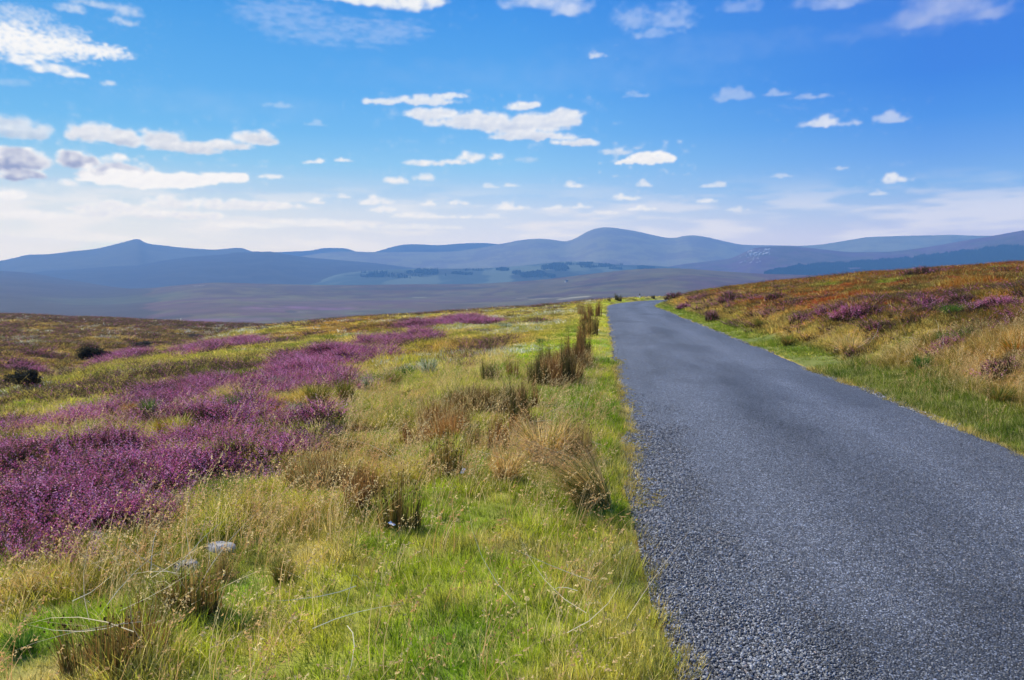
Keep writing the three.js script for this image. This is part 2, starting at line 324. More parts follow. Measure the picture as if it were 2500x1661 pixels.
const C_GREEN = S(156, 190, 34), C_LIME = S(224, 226, 66), C_STRAW = S(240, 220, 116), C_TAN = S(222, 184, 92), C_ORANGE = S(222, 152, 56), C_RUST = S(186, 100, 46), C_OLIVE = S(148, 146, 54), C_BROWN = S(128, 94, 60), C_PALE = S(236, 234, 206), C_DARKGREEN = S(66, 92, 28);
function groundMix(x, d) {                                      // { c: colour of the grass there, tall: 0..1, seed: share of seeding stems }
  const le = leftEdge(d), re = rightEdge(d);
  const n1 = fbm(x * 0.7, d * 0.7 + 20, 3), n2 = fbm(x * 0.16 + 4, d * 0.12 + 9, 3), n3 = fbm(x * 1.9 + 70, d * 1.5, 2);
  if (x <= le) {
    const u = le - x;
    const g = inPatches(greenPatches, x, d), s = inPatches(strawPatches, x, d);
    const verge = sstep(1.9, 1.1, u + (n1 - 0.5) * 1.2);
    let green = clamp(0.46 - 0.5 * sstep(14, 42, d) * (1 - 0.5 * verge) + 0.42 * verge + 0.8 * g - 0.42 * s + (n1 - 0.5) * 1.5 + (n3 - 0.5) * 1.3);
    let c = mix3(mix3(mix3(C_STRAW, S(208, 196, 78), sstep(0.3, 0.55, n1)), C_TAN, clamp(n3 * 1.6 - 0.6)), mix3(C_LIME, C_GREEN, clamp((n3 - 0.3) * 2)), green);
    const far = sstep(22, 45, d + (n2 - 0.5) * 20);
    c = mix3(c, C_OLIVE, sstep(0.5, 0.75, n1) * 0.5 * sstep(1.5, 3, u));
    c = mix3(c, C_ORANGE, sstep(0.52, 0.72, n2) * sstep(6, 16, d) * 0.6 * sstep(1.5, 4, u));
    const ug = 10 + 0.39 * Math.max(d, 0), beyond = sstep(-8, 4, u - ug);
    c = mix3(c, mix3(C_BROWN, C_TAN, sstep(0.35, 0.62, n1)), beyond * 0.88);
    c = mix3(c, mix3(S(118, 76, 50), C_BROWN, n3), sstep(62, 84, d + (n1 - 0.5) * 22) * 0.8 * sstep(3, 12, u));
    c = mix3(c, C_BROWN, far * sstep(0.5, 0.62, n3) * 0.6);
    if (u < 0.07) c = mix3(C_TAN, C_STRAW, n3);
    const ru = inPatches(rushy, x, d) > 0.15 + 0.7 * n3 ? 1 : 0;
    if (ru) c = mix3(S(176, 126, 68), S(120, 92, 46), sstep(0.3, 0.7, n1));
    return { c, ru, tall: clamp(ru + 0.25 + 0.55 * sstep(1.0, 2.4, u) - 0.3 * g + 0.2 * s - 0.3 * verge), seed: clamp(0.08 + 0.2 * s + 0.2 * (n1 - 0.4)), pale: (1 - verge) * sstep(8, 20, d) * sstep(0.56, 0.66, fbm(x * 0.5 + 300, d * 0.35, 3)) };
  }
  const v = x - re;
  const strip = sstep(1.3, 0.75, v + (n1 - 0.5) * 0.9), straw = sstep(0.7, 1.3, v) * sstep(2.7, 1.5, v + (n2 - 0.5) * 2 + (n1 - 0.5) * 2);
  let c = mix3(mix3(S(188, 130, 48), C_RUST, sstep(0.4, 0.65, n2)), S(136, 112, 44), sstep(0.42, 0.62, n1));
  c = mix3(c, C_TAN, sstep(0.55, 0.72, n3) * 0.5);
  c = mix3(c, S(110, 76, 54), sstep(0.56, 0.7, fbm(x * 0.9 + 130, d * 0.9, 3)) * 0.7);
  c = mix3(c, mix3(C_RUST, S(132, 58, 40), n3), sstep(7, 14, v + (n1 - 0.5) * 6) * 0.6);
  c = mix3(c, C_GREEN, sstep(0.64, 0.78, fbm(x * 0.4 + 33, d * 0.4, 2)) * 0.5);
  c = mix3(c, mix3(C_STRAW, C_TAN, n3), straw * 0.55);
  c = mix3(c, mix3(S(164, 172, 58), S(116, 142, 36), n3), strip);
  if (v < 0.03) c = mix3(C_TAN, C_STRAW, n3);
  return { c, tall: clamp(1 - strip), seed: clamp(0.03 + straw * 0.22), pale: 0 };
}

// ---------------------------------------------------------------- the near land as one sheet
const soil = new THREE.MeshStandardMaterial({ vertexColors: true, roughness: 1 });
{
  const ds = [], us = [];
  for (let d = -30; d < 280;) { ds.push(d); d += d < -2 ? 2 : Math.max(0.14, 0.028 * Math.max(d, 0)); }
  for (let u = 0; u < 170;) { us.push(u); u += Math.max(0.09, 0.055 * u); }
  const cols = us.length * 2 + 2, pos = [], col = [], idx = [];
  for (const d of ds) {
    const le = leftEdge(d), re = rightEdge(d);
    const xs = [...us].reverse().map((u) => le - u).concat([le + 0.06, re - 0.06], us.map((u) => re + u));
    for (let i = 0; i < cols; i++) {
      const x = xs[i], road = x > le && x < re;
      const h = road ? landAt(x, d) - 0.06 : landAt(x, d);
      pos.push(x, h - (Math.abs(x - le) < 1e-6 || Math.abs(x - re) < 1e-6 ? 0.01 : 0), -d);
      const m = groundMix(x, d);
      let c = mix3(S(70, 58, 34), m.c, 0.45 + 0.3 * sstep(15, 60, d));
      c = mix3(c, S(96, 52, 78), heatherAt(x, d) * 0.7);
      const k = 0.75 + 0.5 * fbm(x * 3, d * 3, 2);
      col.push(...mul3(c, k));
    }
  }
  for (let j = 0; j + 1 < ds.length; j++) for (let i = 0; i + 1 < cols; i++) { const a = j * cols + i, b = a + 1, c = a + cols, e = c + 1; idx.push(a, b, c, b, e, c); }
  const g = new THREE.BufferGeometry();
  g.setAttribute('position', new THREE.Float32BufferAttribute(pos, 3));
  g.setAttribute('color', new THREE.Float32BufferAttribute(col, 3));
  g.setIndex(idx); g.computeVertexNormals();
  tag(shade(new THREE.Mesh(g, soil)), 'ground', 'uneven moorland ground sloping down left of the road and banked up on the right', 'ground', 'structure');
}

// ---------------------------------------------------------------- the road
function chipTexture(N, metres, seed) {                         // dressed asphalt: stone chips in dark binder
  const r = rngOf(seed), cells = Math.round(metres / 0.0125), size = N / cells;
  const px = [], py = [], tone = [];
  for (let i = 0; i < cells * cells; i++) { px.push(r()); py.push(r()); tone.push(r()); }
  const colour = new Uint8Array(N * N * 4), bump = new Uint8Array(N * N * 4);
  const W = (k) => ((k % cells) + cells) % cells;
  for (let y = 0; y < N; y++) for (let x = 0; x < N; x++) {
    const cx = x / size, cy = y / size, ix = Math.floor(cx), iy = Math.floor(cy);
    let a = 9, b = 9, who = 0;
    for (let j = -1; j <= 1; j++) for (let i = -1; i <= 1; i++) {
      const k = W(iy + j) * cells + W(ix + i), dx = ix + i + px[k] - cx, dy = iy + j + py[k] - cy, q = dx * dx + dy * dy;
      if (q < a) { b = a; a = q; who = k; } else if (q < b) b = q;
    }
    const edge = Math.sqrt(b) - Math.sqrt(a), stone = sstep(0.05, 0.3, edge), t = tone[who];
    const base = 78 + 104 * Math.pow(t, 1.8), v = mix(50, base, stone) + (hash2(x, y) - 0.5) * 12;
    const o = (y * N + x) * 4;
    colour[o] = clamp(v * 0.97, 0, 255); colour[o + 1] = clamp(v, 0, 255); colour[o + 2] = clamp(v * 1.05, 0, 255); colour[o + 3] = 255;
    const hgt = stone * (0.45 + 0.55 * hash2(who, 7)) * 255;
    bump[o] = bump[o + 1] = bump[o + 2] = hgt; bump[o + 3] = 255;
  }
  const make = (d, srgb) => { const t = new THREE.DataTexture(d, N, N); t.wrapS = t.wrapT = THREE.RepeatWrapping; t.magFilter = THREE.LinearFilter; t.minFilter = THREE.LinearMipmapLinearFilter; t.generateMipmaps = true; if (srgb) t.colorSpace = THREE.SRGBColorSpace; t.needsUpdate = true; return t; };
  return [make(colour, true), make(bump, false)];
}
const roadTone = (x, d) => {                                    // worn and patched surface: brushed lines along the road
  const c = x - bend(d);
  return 0.98 + 0.6 * (fbm(c * 1.1 + 3, d * 0.16, 3) - 0.5) + 0.35 * (fbm(c * 4, d * 0.9 + 8, 3) - 0.5) + 0.26 * Math.exp(-Math.pow((c - 2.95 + 0.2 * (noise(d * 0.2, 2) - 0.5)) / 0.4, 2)) + 0.18 * Math.exp(-Math.pow((c - 1.35 + 0.2 * (noise(d * 0.2, 6) - 0.5)) / 0.35, 2)) - 0.1 * Math.exp(-Math.pow((c - 2.1) / 0.35, 2)) - 0.3 * sstep(0.54, 0.66, fbm(c * 0.9 + 40, d * 0.35, 5));
};
{
  const [map, bumpMap] = chipTexture(1024, 2, 5);
  map.repeat.set(0.5, 0.5); bumpMap.repeat.set(0.5, 0.5);
  const m = new THREE.MeshStandardMaterial({ map, bumpMap, bumpScale: 0.006, roughness: 0.55, vertexColors: true });
  const pos = [], col = [], uv = [], idx = [], n = 40, ds = [];
  for (let d = -12; d < 190;) { ds.push(d); d += Math.max(0.12, 0.012 * Math.max(d, 0)); }
  for (const d of ds) {
    const le = leftEdge(d) - 0.05, re = rightEdge(d) + 0.04;
    for (let i = 0; i <= n; i++) {
      const t = i / n, x = mix(le, re, t);
      const inner = clamp(x, leftEdge(d) + 0.002, rightEdge(d) - 0.002);
      pos.push(x, landAt(inner, d) + 0.012 - (i === 0 || i === n ? 0.05 : 0), -d);
      uv.push(x, d);
      const k = roadTone(x, d);
      col.push(k, k * 1.01, k * 1.03);
    }
  }
  for (let j = 0; j + 1 < ds.length; j++) for (let i = 0; i < n; i++) { const a = j * (n + 1) + i, b = a + 1, c = a + n + 1, e = c + 1; idx.push(a, b, c, b, e, c); }
  const g = new THREE.BufferGeometry();
  g.setAttribute('position', new THREE.Float32BufferAttribute(pos, 3));
  g.setAttribute('color', new THREE.Float32BufferAttribute(col, 3));
  g.setAttribute('uv', new THREE.Float32BufferAttribute(uv, 2));
  g.setIndex(idx); g.computeVertexNormals();
  tag(shade(new THREE.Mesh(g, m)), 'road', 'narrow grey asphalt road running ahead and bending right behind the bank', 'road', 'structure');
}

// ---------------------------------------------------------------- the wide moor and the hills
const hillMat = new THREE.MeshStandardMaterial({ vertexColors: true, roughness: 1 });
function gridMesh(rows, cols, at, colourAt, name, label, category) {
  const pos = new Float32Array(rows * cols * 3), col = new Float32Array(rows * cols * 3), idx = [];
  const p = [0, 0, 0];
  for (let j = 0; j < rows; j++) for (let i = 0; i < cols; i++) {
    at(i / (cols - 1), j / (rows - 1), p);
    const o = (j * cols + i) * 3;
    pos.set(p, o); col.set(colourAt(p[0], p[1], p[2], i / (cols - 1), j / (rows - 1)), o);
  }
  for (let j = 0; j + 1 < rows; j++) for (let i = 0; i + 1 < cols; i++) { const a = j * cols + i, b = a + 1, c = a + cols, e = c + 1; idx.push(a, c, b, b, c, e); }
  const g = new THREE.BufferGeometry();
  g.setAttribute('position', new THREE.BufferAttribute(pos, 3));
  g.setAttribute('color', new THREE.BufferAttribute(col, 3));
  g.setIndex(idx); g.computeVertexNormals();
  return tag(shade(new THREE.Mesh(g, hillMat)), name, label, category, 'structure');
}
// a skyline met in the photograph becomes a table azimuth -> tangent of elevation
const skyline = (pts) => pts.map(([x, y]) => { const v = dirOf(x, y); return [azOf(v), Math.tan(elOf(v))]; });

// wide moor beyond the near slope
const moorLine = skyline([[-500, 640], [-200, 646], [0, 661], [70, 666], [150, 680], [216, 691], [306, 704], [370, 703], [430, 697], [520, 690], [620, 692], [740, 695], [850, 696], [1000, 694], [1160, 693], [1250, 688], [1340, 681], [1448, 668], [1556, 657], [1650, 655], [1794, 664], [1866, 668], [1938, 670], [2100, 676], [2500, 690], [3000, 700]]);
const moorFar = (az) => mix(2650, 4700, sstep(-0.55, -0.68, az)) - 250 * sstep(0.02, 0.12, az);
function moorAt(az, r) {
  const rc = moorFar(az), hc = 1.6 + smoothTable(moorLine, az) * rc, x = Math.sin(az) * r, z = -Math.cos(az) * r;
  const floor = -60 + 10 * (fbm(x * 0.002, z * 0.002, 2) - 0.5);
  if (r < 620) return mix(-14, floor, sstep(150, 620, r));
  if (r <= rc) { const t = (r - 620) / (rc - 620), roll = Math.sin(Math.PI * t) * (22 * (fbm(x * 0.0016 + 3, z * 0.0016, 3) - 0.5)); return mix(floor, hc, Math.pow(t, 1.5) * (1.25 - 0.25 * t)) + roll; }
  return hc - (r - rc) * 0.12 - 0.00002 * (r - rc) * (r - rc);
}
function castMoor(px, py) {
  const v = dirOf(px, py), az = azOf(v), te = Math.tan(elOf(v));
  for (let r = 500; r < 5200; r += 4) if (1.6 + te * r < moorAt(az, r)) return { x: Math.sin(az) * r, y: moorAt(az, r), z: -Math.cos(az) * r, r, az };
  return null;
}
const moorSpot = (px, py, rx, ry) => { const c = castMoor(px, py); if (!c) return null; const a = castMoor(px, py - ry), b = castMoor(px, py + ry); return [c.az, c.r, rx / FOCAL, Math.max(14, ((a?.r ?? c.r * 1.15) - (b?.r ?? c.r * 0.85)) / 2)]; };
const moorPurple = [[730, 755, 150, 8], [560, 780, 160, 6], [420, 790, 120, 4], [1050, 765, 120, 4], [840, 790, 100, 4]].map((a) => moorSpot(...a)).filter(Boolean);
const moorGreen = [[885, 717, 38, 5], [885, 717, 30, 4], [1010, 727, 60, 3], [300, 735, 180, 10], [1480, 706, 60, 5], [640, 778, 160, 6], [900, 762, 200, 8]].map((a) => moorSpot(...a)).filter(Boolean);
const moorPale = [[1330, 729, 44, 0.8], [1410, 726, 40, 0.7], [1275, 728, 20, 0.6], [1020, 726, 26, 0.7], [1370, 731, 24, 0.6], [486, 698, 14, 0.8]].map((a) => moorSpot(...a)).filter(Boolean);
const moorDark = [[425, 775, 45, 4], [330, 778, 24, 3], [710, 761, 16, 3], [240, 782, 60, 3], [1300, 726, 60, 1.4], [1000, 705, 240, 4], [1500, 690, 160, 3]].map((a) => moorSpot(...a)).filter(Boolean);
const spotOf = (list, az, r) => { let m = -1; for (const [a, c, w, h] of list) { const p = (az - a) / w, q = (r - c) / h; m = Math.max(m, 1 - (p * p + q * q)); } return m; };
{
  const A0 = -0.95, A1 = 0.72;
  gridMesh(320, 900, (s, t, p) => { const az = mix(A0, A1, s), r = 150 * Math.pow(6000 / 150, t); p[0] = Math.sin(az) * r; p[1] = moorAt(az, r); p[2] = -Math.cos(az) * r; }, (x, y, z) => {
    const r = Math.hypot(x, z), az = Math.atan2(x, -z);
    const n = fbm(x * 0.006, z * 0.003, 4), m = fbm(x * 0.02 + 9, z * 0.012, 4), k = fbm(x * 0.0016, z * 0.0016 + 40, 3);
    const w = (m - 0.5) * 1.6;
    let c = mix3(S(92, 66, 58), S(106, 90, 62), sstep(0.46, 0.54, n));
    c = mix3(c, S(104, 66, 82), sstep(0.46, 0.66, k) * 0.6);
    c = mix3(c, S(118, 110, 64), sstep(0.5, 0.7, m) * 0.6);
    c = mix3(c, S(56, 48, 50), sstep(0.46, 0.56, n * 0.5 + sstep(-0.5, -0.66, az)) * 0.85);  // far left hill darkened in its colour, standing in for cloud shadow
    c = mix3(c, S(150, 98, 138), sstep(0.0, 0.8, spotOf(moorPurple, az, r) + w * 1.1) * sstep(0.42, 0.66, fbm(az * 26, r * 0.02 + 5, 4)) * 0.75);
    c = mix3(c, S(92, 104, 62), sstep(0.0, 0.9, spotOf(moorGreen, az, r) + w * 0.9) * 0.45);
    c = mix3(c, S(58, 48, 52), sstep(0.0, 0.5, spotOf(moorDark, az, r) + w * 0.4) * 0.7);
    c = mix3(c, S(206, 198, 164), sstep(0.05, 0.6, spotOf(moorPale, az, r) + w * 1.2) * 0.6);
    return mul3(c, 0.4 + 0.56 * fbm(x * 0.03, z * 0.018, 4));
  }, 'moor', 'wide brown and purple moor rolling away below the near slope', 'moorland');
}
function ridge(o) {
  const line = skyline(o.line), a0 = line[0][0], a1 = line[line.length - 1][0], R = o.far, foot = o.foot ?? -90, W = o.front, B = o.back ?? W * 0.8;
  const crest = (az) => 1.6 + smoothTable(line, az) * R(az);
  const heightAt = (az, r) => {
    const rc = R(az), hc = crest(az), x = Math.sin(az) * r, z = -Math.cos(az) * r;
    if (r <= rc) {
      const t = clamp((rc - r) / W), e = o.round ?? 1.5;
      const spur = (Math.abs(fbm(x * o.scale + 5, z * o.scale, 4) - 0.5) * 2 - 0.3) * (hc - foot) * (o.rough ?? 0.22);
      return mix(hc, foot, Math.pow(t, e) * (2 - Math.pow(t, e) * 1) * 0.5 + t * t * 0.5 * 1) - Math.max(0, spur) * sstep(0, 0.3, t) * (1 - t) + o.bump * (fbm(x * o.scale * 6, z * o.scale * 6, 3) - 0.5) * sstep(0, 0.15, t);
    }
    const t = (r - rc) / B;
    return mix(hc, foot, sstep(0, 1, t) * 0.9 + 0.1 * t) - 4 * t;
  };
  const m = gridMesh(o.rows ?? 90, o.cols ?? 420, (s, t, p) => {
    const az = mix(a0, a1, s), r = t < 0.75 ? R(az) - W * (1 - t / 0.75) : R(az) + B * (t - 0.75) / 0.25;
    p[0] = Math.sin(az) * r; p[1] = heightAt(az, r); p[2] = -Math.cos(az) * r;
  }, (x, y, z) => o.colour(x, y, z, Math.atan2(x, -z), Math.hypot(x, z)), o.name, o.label, o.category ?? 'hill');
  return { heightAt, crest, R, a0, a1, mesh: m, cast(px, py) {
    const v = dirOf(px, py), az = azOf(v), te = Math.tan(elOf(v));
    for (let r = R(az) - W; r < R(az) + 20; r += 5) if (1.6 + te * r < heightAt(az, r)) return { x: Math.sin(az) * r, y: heightAt(az, r), z: -Math.cos(az) * r, az, r };
    return null;
  } };
}
const moorland = (x, z, s, a, b, c3) => { const n = fbm(x * s * 4, z * s * 4, 5), m = fbm(x * s * 11 + 7, z * s * 11, 4); return mul3(mix3(mix3(a, b, sstep(0.46, 0.54, n)), c3, sstep(0.56, 0.62, m) * 0.7), 0.92 + 0.16 * hash2(Math.floor(x / 30), Math.floor(z / 30))); };
const K = (v) => () => v;
ridge({ name: 'hill', label: 'pale distant hill between the left mountain and the middle range', far: K(9500), front: 2000, back: 700, scale: 0.0004, bump: 8, cols: 200, rows: 50,
  line: [[500, 640], [660, 618], [674, 616], [756, 612], [792, 606], [828, 606], [850, 608], [870, 615], [920, 622], [1000, 640]], colour: (x, y, z) => moorland(x, z, 0.0006, S(92, 92, 70), S(82, 74, 70), S(104, 106, 74)) });
ridge({ name: 'hill', label: 'pale flat-topped distant hill left of the domed mountain', far: K(9200), front: 2200, back: 800, scale: 0.0004, bump: 8, cols: 240, rows: 50,
  line: [[820, 640], [900, 620], [919, 614.5], [955, 604], [991, 597], [1030, 597], [1070, 599], [1124, 595], [1178, 593.5], [1214, 596.5], [1260, 604], [1400, 630]], colour: (x, y, z) => moorland(x, z, 0.0006, S(92, 92, 70), S(82, 74, 70), S(104, 106, 74)) });
ridge({ name: 'mountain', label: 'pointed mountain with a sharp summit at the far left', category: 'mountain', far: K(8200), front: 3600, back: 1500, scale: 0.0007, bump: 18, rough: 0.2, cols: 420,
  line: [[-180, 652], [0, 637], [40, 629], [72, 622], [108, 622], [180, 614], [234, 608], [288, 595.5], [318, 588], [331, 585], [340, 586], [360, 595], [396, 600], [450, 606], [522, 610], [548, 608.5], [576, 606], [592, 607], [612, 614], [640, 620], [700, 632], [900, 660]], colour: (x, y, z) => moorland(x, z, 0.0008, S(100, 94, 74), S(108, 102, 76), S(116, 110, 80)) });
ridge({ name: 'mountain', label: 'domed mountain rising above the road on a long grassy range', category: 'mountain', far: K(8300), front: 3600, back: 1500, scale: 0.0006, bump: 14, rough: 0.26, cols: 620, rows: 110,
  line: [[640, 640], [720, 628], [800, 617], [858, 615], [919, 616.5], [1000, 616], [1096, 615], [1160, 608], [1232, 594.5], [1272, 587], [1311, 583.5], [1340, 585], [1376, 590], [1391, 588], [1410, 580], [1430, 568.5], [1448, 561], [1466, 557], [1484, 556], [1520, 560], [1556, 566], [1592, 574], [1628, 581], [1650, 581], [1670, 577], [1690, 575.5], [1722, 579], [1770, 590], [1812, 598], [1866, 599.5], [1950, 601], [2040, 606], [2200, 640]],
  colour: (x, y, z) => moorland(x, z, 0.0009, S(136, 122, 104), S(150, 140, 106), S(160, 152, 108)) });
ridge({ name: 'mountain', label: 'long flat-topped grassy mountain at the right behind the rocky hill', category: 'mountain', far: K(7900), front: 2600, back: 1500, scale: 0.0009, bump: 22, rough: 0.4, cols: 360,
  line: [[1840, 640], [1900, 606], [1992, 598.5], [2028, 594], [2082, 585], [2118, 579.5], [2190, 577], [2262, 575.5], [2316, 574], [2370, 576], [2442, 576], [2600, 578], [2900, 600]], colour: (x, y, z) => moorland(x, z, 0.0012, S(136, 132, 98), S(148, 142, 104), S(128, 118, 92)) });
ridge({ name: 'hill', label: 'long blue hill below the pointed mountain on the left', far: K(6300), front: 2600, scale: 0.0009, bump: 12, rough: 0.2, cols: 460,
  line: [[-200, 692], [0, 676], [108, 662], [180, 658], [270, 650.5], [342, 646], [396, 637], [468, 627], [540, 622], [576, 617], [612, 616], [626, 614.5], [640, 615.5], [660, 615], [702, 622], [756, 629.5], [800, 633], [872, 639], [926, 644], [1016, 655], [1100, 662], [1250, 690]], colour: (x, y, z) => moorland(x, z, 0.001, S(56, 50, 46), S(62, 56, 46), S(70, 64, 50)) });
const wooded = ridge({ name: 'hill', label: 'low hill of green fields and dark woods behind the moor', far: K(5000), front: 1500, back: 900, scale: 0.0014, bump: 8, rough: 0.12, cols: 420, foot: -70,
  line: [[640, 700], [800, 675], [836, 668], [872, 664], [962, 658], [1050, 656], [1160, 655.5], [1232, 652], [1304, 646], [1350, 641], [1391, 638.5], [1448, 641], [1520, 647], [1574, 648], [1650, 653], [1760, 660], [1900, 680]],
  colour: (x, y, z, az, r) => { const n = fbm(x * 0.004, z * 0.0022, 3); return mix3(mix3(S(60, 76, 62), S(100, 110, 84), sstep(0.45, 0.55, n)), S(40, 52, 38), sstep(0.52, 0.58, fbm(x * 0.003 + 40, z * 0.003, 3))); } });
const rocky = ridge({ name: 'hill', label: 'purple heather hill with white crags at its left end', far: K(5300), front: 1700, scale: 0.0012, bump: 14, rough: 0.16, cols: 460, foot: -70,
  line: [[1560, 668], [1650, 648], [1722, 639], [1783, 631], [1812, 619], [1837, 608], [1866, 603], [1920, 601.5], [1956, 603.5], [2010, 609.5], [2082, 616], [2172, 615], [2262, 604], [2316, 595], [2370, 585], [2442, 573], [2500, 563], [2600, 550], [2900, 560]],
  colour: (x, y, z, az, r) => moorland(x, z, 0.0016, S(92, 62, 84), S(82, 68, 68), S(104, 84, 82)) });
{
  const g = new THREE.PlaneGeometry(11600, 10200, 40, 40); g.rotateX(-Math.PI / 2); g.translate(-300, -96, -4900);
  tag(shade(new THREE.Mesh(g, new THREE.MeshStandardMaterial({ color: new THREE.Color(...S(92, 92, 62)), roughness: 1 }))), 'valley', 'broad valley floor between the moor and the far hills', 'valley', 'structure');
}

// ---------------------------------------------------------------- blades, tufts, sprigs
class MB {                                                      // collects coloured triangles into one geometry
  constructor() { this.p = []; this.c = []; }
  tri(a, b, c, col) { this.p.push(...a, ...b, ...c); for (let i = 0; i < 3; i++) this.c.push(...col); }
  blade(x, z, h, dirA, lean, width, col, segs = 3, y0 = -0.02, turn = null) {
    const dx = Math.cos(dirA), dz = Math.sin(dirA), sa = turn ?? dirA + Math.PI / 2, sx = Math.cos(sa), sz = Math.sin(sa);
    let pl, pr;
    for (let i = 0; i <= segs; i++) {
      const t = i / segs, w = width * 0.5 * (1 - Math.pow(t, 1.7)), off = lean * t * t, y = y0 + (h - y0) * (t - 0.25 * Math.min(1.5, lean / h) * t * t * t);
      const cx = x + dx * off, cz = z + dz * off, l = [cx - sx * w, y, cz - sz * w], r = [cx + sx * w, y, cz + sz * w];
      if (i) { if (i < segs) { this.tri(pl, pr, r, col); this.tri(pl, r, l, col); } else this.tri(pl, pr, [cx, y, cz], col); }
      pl = l; pr = r;
    }
    return [x + dx * lean, y0 + (h - y0) * (1 - 0.25 * Math.min(1.5, lean / h)), z + dz * lean];
  }
  bead(x, y, z, rx, ry, col) {                                  // small pointed bead
    const t = [x, y + ry, z], b = [x, y - ry, z], k = [0, 2.1, 4.2].map((a) => [x + rx * Math.cos(a), y, z + rx * Math.sin(a)]);
    for (let i = 0; i < 3; i++) { this.tri(k[i], k[(i + 1) % 3], t, col); this.tri(k[(i + 1) % 3], k[i], b, col); }
  }
  leaf(x, y, z, size, r, col) {
    const a = r() * 6.283, e = (r() - 0.5) * 2.4, ux = Math.cos(a) * Math.cos(e), uy = Math.sin(e), uz = Math.sin(a) * Math.cos(e), b = r() * 6.283, vx = -Math.sin(a) * Math.cos(b), vy = Math.sin(b) * 0.8, vz = Math.cos(a) * Math.cos(b);
    this.tri([x - vx * size * 0.4, y - vy * size * 0.4, z - vz * size * 0.4], [x + vx * size * 0.4, y + vy * size * 0.4, z + vz * size * 0.4], [x + ux * size, y + uy * size, z + uz * size], col);
  }
  geometry() {
    const g = new THREE.BufferGeometry();
    g.setAttribute('position', new THREE.Float32BufferAttribute(this.p, 3));
    g.setAttribute('color', new THREE.Float32BufferAttribute(this.c, 3));
    g.computeVertexNormals();
    return g;
  }
}
const leafMat = new THREE.MeshPhysicalMaterial({ vertexColors: true, roughness: 1, specularIntensity: 0.25, transmission: 0.42, thickness: 0, side: THREE.DoubleSide });
const twigMat = new THREE.MeshStandardMaterial({ vertexColors: true, roughness: 0.9, side: THREE.DoubleSide });
const vary = (c, r, k = 0.25) => mul3(c, 1 - k + 2 * k * r());

function tuftGeometry(seed, n, h0, h1, spread, width, lean, tint = 0.3) {
  const r = rngOf(seed), m = new MB();
  for (let i = 0; i < n; i++) {
    const a = r() * 6.283, q = Math.sqrt(r()) * spread, h = mix(h0, h1, r());
    m.blade(Math.cos(a) * q, Math.sin(a) * q, h, a + (r() - 0.5) * 2, lean * (0.3 + 1.1 * r()) * h / h1, width * (0.7 + 0.6 * r()), vary([1, 1, 1], r, tint), 3, -0.03, r() * 6.283);
  }
  return m.geometry();
}
function seedGeometry(seed, n, h0, h1) {                        // thin stems with loose panicles
  const r = rngOf(seed), m = new MB();
  for (let i = 0; i < n; i++) {
    const a = r() * 6.283, q = Math.sqrt(r()) * 0.09, h = mix(h0, h1, r()), lean = h * (0.15 + 0.5 * r()), x = Math.cos(a) * q, z = Math.sin(a) * q, dir = 0.5 + (r() - 0.5) * 3;
    const col = vary([1, 1, 1], r, 0.2);
    m.blade(x, z, h, dir, lean, 0.0034, mul3(col, 0.9), 4, -0.02, r() * 6.283);
    const open = 0.25 + 0.6 * r();
    for (let k = 0; k < 12; k++) {
      const t = 0.68 + 0.32 * r(), off = lean * t * t, y = h * (t - 0.25 * Math.min(1.5, lean / h) * t * t * t), w = (1.02 - t) * 0.11 * open, b = r() * 6.283;
      m.leaf(x + Math.cos(dir) * off + Math.cos(b) * w, y + (r() - 0.5) * 0.01, z + Math.sin(dir) * off + Math.sin(b) * w, 0.013, r, col);
    }
  }
  return m.geometry();
}
const FLOWERS = [S(218, 124, 172), S(204, 104, 156), S(240, 172, 206), S(188, 88, 134), S(210, 126, 142), S(182, 120, 100)];
function sprig(m, r, x, y, z, a, lean, h, flowers, w = 0.011, petals = 11) {
  const dx = Math.cos(a) * lean, dz = Math.sin(a) * lean, fc = FLOWERS[Math.floor(r() * FLOWERS.length)], at = (t) => [x + dx * t * t, y + h * t, z + dz * t * t];
  m.blade(x, z, y + h * 0.9, a, lean * 0.8, w * 0.5, S(74, 54, 40), 2, y, r() * 6.283);
  for (let k = 0; k < petals; k++) {
    const t = 0.42 + 0.58 * (k + r()) / petals, p = at(t);
    m.leaf(p[0] + (r() - 0.5) * w * 1.6, p[1], p[2] + (r() - 0.5) * w * 1.6, w * (1.7 - 0.7 * t), r, vary(flowers ? fc : mix3(S(92, 66, 48), S(96, 88, 46), r()), r, 0.25));
  }
  for (let k = 0; k < 4; k++) { const t = 0.1 + 0.35 * r(), p = at(t); m.leaf(p[0], p[1], p[2], w * 1.9, r, vary(mix3(S(62, 64, 34), S(88, 60, 42), r()), r, 0.3)); }
}
function heatherGeometry(seed, n, radius, h0, h1, share) {
  const r = rngOf(seed), m = new MB();
  for (let i = 0; i < n; i++) {
    const a = r() * 6.283, q = Math.sqrt(r()) * radius, dome = Math.sqrt(Math.max(0, 1 - (q / radius) * (q / radius) * 0.75));
    sprig(m, r, Math.cos(a) * q, -0.02, Math.sin(a) * q, a + (r() - 0.5), 0.13 * q / radius + 0.07 * r(), mix(h0, h1, r()) * (0.55 + 0.45 * dome), r() < share);
  }
  return m.geometry();
}

